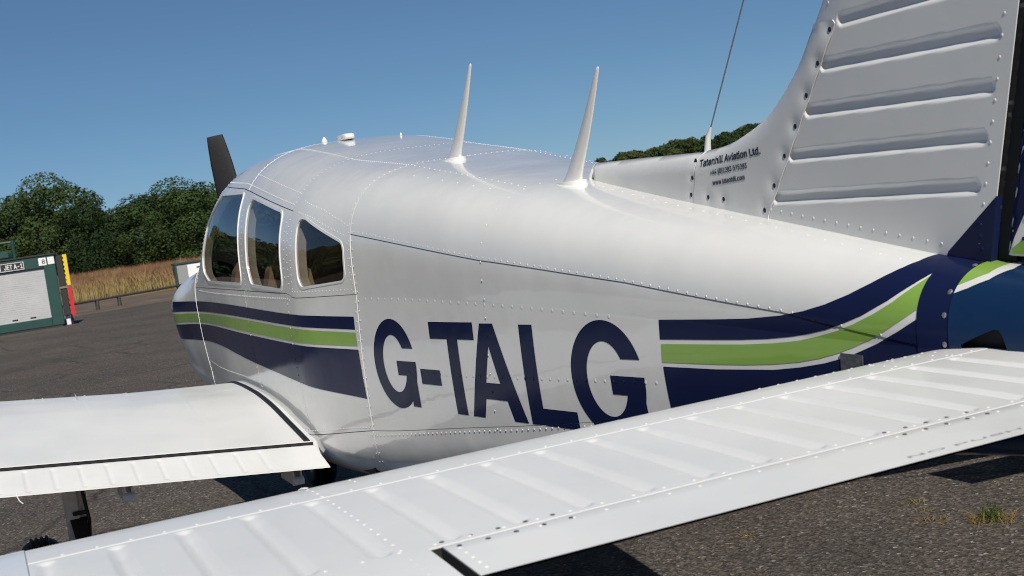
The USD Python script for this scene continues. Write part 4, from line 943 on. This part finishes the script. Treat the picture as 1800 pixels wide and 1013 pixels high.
# low pipe barrier along the verge
def place(x, y): return np.array([x, y, 0.0])
RB = np.array([-35.4, 2.0, 0])
rail = thing('low_barrier', 'low dark pipe barrier on short posts along the dirt verge', 'barrier', RB)
railm = simple('rusty_dark_steel', (0.05, 0.045, 0.042), 0.7, noise=.3, scale=12)
ra, rb2 = np.array([-34.3, .4, .33]), np.array([-42.5, 8.6, .33])
putm('rail', tube([ra, (ra + rb2) / 2 + [0, 0, -.02], rb2], .040, 10), railm, rail, 40, RB)
for t in (.19, .285, .62, .9):
    q = ra + (rb2 - ra) * t; putm('post', tube([[q[0], q[1], 0], [q[0], q[1], .31]], .065, 10), railm, rail, 40, RB)

# white box behind the grass edge
WB = np.array([-44.9, 5.9, 0]); wbx = thing('grey_skip', 'grey box with white notice board on front, half hidden by the nose', 'skip', WB)
def wl(tm): V = tm.vertices; return trimesh.Trimesh(WB + V[:, 0:1] * fx + V[:, 1:2] * (-fn) + V[:, 2:3] * [0, 0, 1], tm.faces, process=False)
gw = simple('grey_weathered', (0.26, 0.27, 0.26), 0.6); whitem = simple('white_board', (0.78, 0.78, 0.76), 0.6)
putm('body', wl(bx((.02, .02, .15), (2.5, 1.6, .98), .02)), gw, wbx, 30, WB); putm('lid', wl(bx((-.03, -.03, .98), (2.55, 1.65, 1.05), .015)), dgreen, wbx, 30, WB)
putm('corner_frame', wl(bx((-.02, -.02, .0), (.06, .06, .98), .01)), dgreen, wbx, 30, WB)
nb_ = putm('notice_board', wl(bx((.48, -.03, .30), (2.2, -.012, .94))), whitem, wbx, 30, WB); putm('notice_print', wl(bx((.84, -.036, .76), (1.02, -.031, .82))), blackm, nb_, 30, WB)

# ------------------------------------------------------------------ vegetation
def leafmat(name, lo, hi, scale=.5):
    return mat(name, {'g': ('geometry', {}), 'n': ('noise_texture', {'scale': scale, 'detail': 4.0, 'roughness': .6}), 'w': ('white_noise_texture', {'dimensions': '1D'}),
        'oi': ('object_info', {}), 'mo': ('mix_float', {'fac': .30}), 'mx': ('mix_float', {'fac': .40}), 'r': ('rgb_ramp', {'ramp': [(0.25, lo), (0.75, hi)]}), 'd': ('principled_bsdf', {'roughness': 0.7, 'specular_ior_level': .12}), 't': ('translucent_bsdf', {}), 'x': ('mix_closure', {'fac': 0.22})},
        [('g.position', 'n.vector'), ('g.random_per_island', 'mx.b'), ('n.fac', 'mx.a'), ('mx.result', 'mo.a'), ('oi.random', 'mo.b'), ('mo.result', 'r.fac'), ('r.color', 'd.base_color'), ('r.color', 't.color'), ('d.BSDF', 'x.closure1'), ('t.BSDF', 'x.closure2')], surface='x.closure')
leaf = [leafmat('oak_leaf', (0.030, 0.052, 0.017), (0.100, 0.150, 0.044)), leafmat('dark_leaf', (0.024, 0.044, 0.016), (0.080, 0.125, 0.038)), leafmat('olive_leaf', (0.040, 0.056, 0.018), (0.125, 0.150, 0.050))]
bark = simple('bark', (0.075, 0.06, 0.045), 0.9, noise=.35, scale=6, bump=.02)
def crown_mesh(r, R, H, z0, nb, nleaf, ls):
    """leaf sprays gathered on the outside of many overlapping clumps"""
    C, Rb = [], []
    for _ in range(nb):
        a = r.uniform(0, 2 * math.pi); t = r.uniform(0, 1.12) ** .55; zz = r.uniform(.03, 1.04); rad = R * math.sqrt(max(.08, 1 - abs(zz * 1.55 - .62) ** 2.2)) * t
        C.append((rad * math.cos(a), rad * math.sin(a), z0 + H * zz * .92)); Rb.append(R * r.uniform(.11, .40))
    C, Rb = np.array(C), np.array(Rb); w = Rb ** 2; idx = r.choice(nb, nleaf, p=w / w.sum())
    d = r.normal(size=(nleaf, 3)); d[:, 2] = d[:, 2] * .85 + .15; d /= np.linalg.norm(d, axis=1, keepdims=True)
    P = C[idx] + d * Rb[idx][:, None] * r.uniform(.62, 1.08, (nleaf, 1)) ** .5
    P[:, 2] = np.maximum(P[:, 2], .15 + r.uniform(0, .3, nleaf))
    n = d * 1.25 + r.normal(size=(nleaf, 3)) * .55; n /= np.linalg.norm(n, axis=1, keepdims=True)
    a = r.normal(size=(nleaf, 3)); t = np.cross(n, a); t /= np.linalg.norm(t, axis=1, keepdims=True); b = np.cross(n, t)
    s1, s2 = ls * r.uniform(.5, 1.25, (nleaf, 1)), ls * r.uniform(.3, .7, (nleaf, 1))
    V = np.stack([P - t * s1, P - b * s2 + n * ls * .12, P + t * s1, P + b * s2 + n * ls * .12], 1).reshape(-1, 3)
    o = np.arange(nleaf)[:, None] * 4; F = np.vstack([o + [0, 1, 2], o + [0, 2, 3]]); return V, F, C
def build_tree(root, r, R, H, z0, nb, nleaf, ls, lm):
    V, F, C = crown_mesh(r, R, H - z0, z0, nb, nleaf, ls)
    ms = [tube([(0, 0, -.1), (.06, .03, z0 * .6), (.1, .1, z0 + (H - z0) * .35), (.05, .2, z0 + (H - z0) * .65)], [.34, .26, .17, .07], 9)]
    for c in C[:: max(1, len(C) // 14)]:
        s = np.array([.06, .05, z0 * .7 + .5]); ms.append(tube([s, (s + c) / 2 + [0, 0, -.25], c], [.11, .075, .03], 6))
    putm('trunk', cat_(ms), bark, root, True); put('crown', V, F, lm, root)
classes = []
UsdGeom.Scope.Define(stage, '/World/Looks/Shapes') if False else None
specs = [(4.7, 9.3, 1.3, 60, 24000, .14, 0), (4.1, 7.9, .9, 50, 20000, .14, 1), (3.9, 7.3, .8, 48, 18000, .14, 2), (4.3, 8.5, 1.0, 54, 21000, .14, 1)]
def dirpt(px, dist):   # ground point at a given bearing and distance
    u = (px - 900) / 2272.1; f = np.array([-math.sin(YAW), math.cos(YAW)]); rr2 = np.array([math.cos(YAW), math.sin(YAW)])
    d = f + rr2 * u; q = CAM[:2] + d * dist; return q
tree_at = [ # bearing, distance, spec, scale, height scale, rotation, label
 (92, 86, 0, .95, .76, 0, 'tallest broad oak tree behind the fuel cabinet'),
 (-30, 88, 3, 1.0, .74, 40, 'dark leafy tree cut off by the left picture edge'),
 (-125, 90, 1, 1.1, 1.0, 200, 'dark tree outside the left picture edge'),
 (168, 84, 1, .70, .66, 130, 'smaller dark tree right of the tallest oak'),
 (226, 90, 2, .80, .66, 75, 'low olive green tree in the dip of the treeline'),
 (285, 86, 3, .85, .58, 220, 'dark tree above the brown grass left of the nose'),
 (350, 84, 0, .92, .60, 300, 'tree rising right behind the black propeller blade'),
 (140, 92, 2, .85, .70, 250, 'olive tree filling behind the gap of the two dark trees'),
 (35, 93, 1, 1.0, .84, 20, 'dark tree standing behind the oak and fuel cabinet'),
]
proto = {}
for px, dist, sp_, sc, hs, rz, lab in tree_at:
    q = dirpt(px, dist); R, H, z0, nb, nl, ls, lm = specs[sp_]
    if sp_ not in proto:
        t = UsdGeom.Xform.Define(stage, numbered('/World', 'oak_tree')); t.AddTranslateOp().Set(Gf.Vec3d(q[0], q[1], 0)); t.AddRotateZOp().Set(float(rz)); t.AddScaleOp().Set(Gf.Vec3f(sc, sc, hs))
        build_tree(t.GetPrim(), np.random.default_rng(11 + sp_), R, H, z0, nb, nl, ls, leaf[lm]); tag(t.GetPrim(), lab, 'tree', 'trees along the field edge'); proto[sp_] = t.GetPath()
    else: copies(proto[sp_], 'oak_tree', lab, 'tree', (q[0], q[1], 0), rz, (sc, sc, hs), 'trees along the field edge')
# woods: far hill on the right, and the belt that goes on round the airfield (seen as one mass, and in the glazing)
def wood(name, pts, scales, lm, label, seed, protoN=3):
    path = numbered('/World', name); pi = UsdGeom.PointInstancer.Define(stage, path); r = np.random.default_rng(seed); rel = pi.CreatePrototypesRel()
    for k in range(protoN):
        V, F, _ = crown_mesh(np.random.default_rng(seed * 10 + k), 4.2, 8.0, .3, 60, 2600, .50)
        m = usdkit.mesh(stage, f'{path}/tree_crown_{k:03d}' if k else f'{path}/tree_crown', trimesh.Trimesh(V, F, process=False), leaf[(lm + k) % 3]); rel.AddTarget(m.GetPath())
    n = len(pts); pi.CreateProtoIndicesAttr(Vt.IntArray.FromNumpy(r.integers(0, protoN, n).astype(np.int32)))
    pi.CreatePositionsAttr(Vt.Vec3fArray.FromNumpy(np.asarray(pts, np.float32))); pi.CreateScalesAttr(Vt.Vec3fArray.FromNumpy(np.asarray(scales, np.float32)))
    ang = r.uniform(0, 2 * math.pi, n); pi.CreateOrientationsAttr(Vt.QuathArray([Gf.Quath(float(math.cos(a / 2)), 0, 0, float(math.sin(a / 2))) for a in ang]))
    return tag(pi.GetPrim(), label, 'woodland', None, 'stuff')
r_ = np.random.default_rng(5)
pts, scl = [], []
f_ = np.array([-math.sin(YAW), math.cos(YAW)]); g_ = np.array([math.cos(YAW), math.sin(YAW)])
def hill_z(t): return np.interp(t, [-.35, .05, .10, .17, .25, .45, .8, 1.25], [0, 1.2, 2.6, 4.6, 6.2, 7.0, 6.0, 0])
for _ in range(980):
    u = r_.uniform(-.02, 1.15); d = r_.uniform(285, 330); q = CAM[:2] + (f_ + g_ * u) * d
    s = r_.uniform(.42, .72); pts.append((q[0], q[1], hill_z(u) + (d - 285) * .03)); scl.append((s * 1.15, s * 1.15, s))
wood('hill_wood', pts, scl, 1, 'dark green wood along the skyline hill seen above the dorsal fairing', 3)
pts, scl = [], []
for _ in range(300):
    a = r_.uniform(math.radians(184), math.radians(395)); d = r_.uniform(62, 92)
    s = r_.uniform(.75, 1.15); pts.append((d * math.cos(a) - 12, d * math.sin(a) - 6, 0)); scl.append((s, s, s))
for _ in range(70):
    q = dirpt(r_.uniform(390, 700), r_.uniform(88, 108)); s = r_.uniform(.45, .62); pts.append((q[0], q[1], 0)); scl.append((s * 1.3, s * 1.3, s))
wood('belt_wood', pts, scl, 0, 'belt of trees round the airfield, reflected in the cabin windows', 4)
# hill under the far wood
uu = np.linspace(-.35, 1.25, 40); Vh = []
for d, k in ((215, 0.0), (285, 1.0), (345, 1.25), (470, 0.0)):
    for u in uu:
        q = CAM[:2] + (f_ + g_ * u) * d; Vh.append((q[0], q[1], .01 + hill_z(u) * k))
i = np.arange(160).reshape(4, 40); a, b, c, d = i[:-1, :-1].ravel(), i[1:, :-1].ravel(), i[1:, 1:].ravel(), i[:-1, 1:].ravel()
tag(put('far_hill', Vh, np.vstack([np.stack([a, c, b], 1), np.stack([a, d, c], 1)]), field), kind='structure')

# tall dry grass in front of the trees
def blades(r, n, R, h0, h1, w, lean):
    a = r.uniform(0, 2 * math.pi, n); rad = R * np.sqrt(r.uniform(0, 1, n)); P = np.c_[rad * np.cos(a), rad * np.sin(a), np.zeros(n)]
    h = r.uniform(h0, h1, n); t = r.uniform(0, 2 * math.pi, n); T = np.c_[np.cos(t), np.sin(t), np.zeros(n)]; l = r.normal(size=(n, 2)) * lean
    tip = P + np.c_[l * h[:, None], h]; mid = P + np.c_[l * h[:, None] * .35, h * .6]
    V = np.stack([P - T * w, P + T * w, mid + T * w * .8, mid - T * w * .8, tip], 1).reshape(-1, 3); o = np.arange(n)[:, None] * 5
    return V, np.vstack([o + [0, 1, 2], o + [0, 2, 3], o + [3, 2, 4]])
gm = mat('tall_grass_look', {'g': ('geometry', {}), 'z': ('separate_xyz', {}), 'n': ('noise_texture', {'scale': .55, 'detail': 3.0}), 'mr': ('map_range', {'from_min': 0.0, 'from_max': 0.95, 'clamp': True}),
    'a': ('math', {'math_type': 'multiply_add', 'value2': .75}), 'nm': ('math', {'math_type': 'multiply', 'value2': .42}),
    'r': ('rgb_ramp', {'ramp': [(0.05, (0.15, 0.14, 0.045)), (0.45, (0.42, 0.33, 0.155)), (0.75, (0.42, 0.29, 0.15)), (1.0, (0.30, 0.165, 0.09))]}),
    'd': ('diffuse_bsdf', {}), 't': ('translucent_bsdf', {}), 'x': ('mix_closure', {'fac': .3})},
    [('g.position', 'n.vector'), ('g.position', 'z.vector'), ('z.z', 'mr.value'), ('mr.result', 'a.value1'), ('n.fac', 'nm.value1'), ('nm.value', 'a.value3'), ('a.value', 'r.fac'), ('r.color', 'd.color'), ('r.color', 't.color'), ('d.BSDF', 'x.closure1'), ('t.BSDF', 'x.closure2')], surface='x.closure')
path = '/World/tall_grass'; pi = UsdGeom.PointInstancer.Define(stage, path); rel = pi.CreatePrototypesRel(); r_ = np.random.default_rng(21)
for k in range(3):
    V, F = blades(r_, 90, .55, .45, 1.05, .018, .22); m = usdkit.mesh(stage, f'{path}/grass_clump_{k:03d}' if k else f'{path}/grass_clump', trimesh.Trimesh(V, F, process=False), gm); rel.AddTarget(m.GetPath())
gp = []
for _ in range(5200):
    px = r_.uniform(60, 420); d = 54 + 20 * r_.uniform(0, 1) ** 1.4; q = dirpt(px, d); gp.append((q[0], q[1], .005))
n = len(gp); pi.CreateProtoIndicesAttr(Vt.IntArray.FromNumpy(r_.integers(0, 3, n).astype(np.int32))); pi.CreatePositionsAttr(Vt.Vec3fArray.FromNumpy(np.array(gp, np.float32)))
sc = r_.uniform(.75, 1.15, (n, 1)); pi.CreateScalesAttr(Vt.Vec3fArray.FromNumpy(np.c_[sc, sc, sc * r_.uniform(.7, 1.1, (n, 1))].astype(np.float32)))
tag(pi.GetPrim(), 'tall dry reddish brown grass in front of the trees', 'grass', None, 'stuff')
# weeds growing through the apron, right foreground
straw = mat('straw', {'g': ('geometry', {}), 'r': ('rgb_ramp', {'ramp': [(0.0, (0.20, 0.15, 0.045)), (1.0, (0.33, 0.26, 0.10))]}), 'd': ('diffuse_bsdf', {})}, [('g.random_per_island', 'r.fac'), ('r.color', 'd.color')], surface='d.BSDF')
weedg = mat('weed_green', {'g': ('geometry', {}), 'r': ('rgb_ramp', {'ramp': [(0.0, (0.06, 0.10, 0.02)), (0.7, (0.13, 0.17, 0.04)), (1.0, (0.30, 0.24, 0.08))]}), 'd': ('diffuse_bsdf', {})}, [('g.random_per_island', 'r.fac'), ('r.color', 'd.color')], surface='d.BSDF')
def weed(x, y, tall, n, R, label):
    b = np.array([x, y, 0]); t = thing('weed_tuft', label, 'weed', b, 0, 'weeds in the apron'); r = np.random.default_rng(int(abs(x * 1000 + y * 77)))
    V, F = blades(r, n, R, .006, .022, .0017, 1.9); put('dry_stems', V + b, F, straw, t, base=b)
    if tall:
        V, F = blades(r, 55, .04, .04, .10, .0016, .5); put('green_blades', V + b, F, weedg, t, base=b)
        V, F = blades(r, 110, .10, .01, .05, .0017, 1.3); put('dry_stems', V + b, F, straw, t, base=b)
weed(4.392, 1.81, True, 50, .075, 'green grass tuft growing through the apron at right')
weed(4.23, 1.66, False, 60, .065, 'flat straw yellow weed left of the green tuft')
weed(3.95, 1.80, False, 36, .05, 'small yellow weed farthest from the green tuft')
weed(4.08, 1.74, False, 16, .045, 'thin yellow weed between the far weed and the straw patch')
weed(3.78, 1.05, False, 24, .035, 'tiny dry weed alone near the fuselage shadow')

# a second aircraft of the same type parked alongside, beyond the tail; it carries no lettering
nx = UsdGeom.Xform.Define(stage, numbered('/World', 'light_aircraft')); nx.AddTranslateOp().Set(Gf.Vec3d(*(B + [1.62, 6.95, 0])))
nx.GetPrim().GetReferences().AddInternalReference(craft.GetPath())
tag(nx.GetPrim(), 'second light aircraft parked beyond the tail, wing tip shading the apron', 'aircraft')
for q in Usd.PrimRange(nx.GetPrim()):
    if q.GetName().startswith(('registration', 'fairing_lettering', 'tab_placard')): q.SetActive(False)
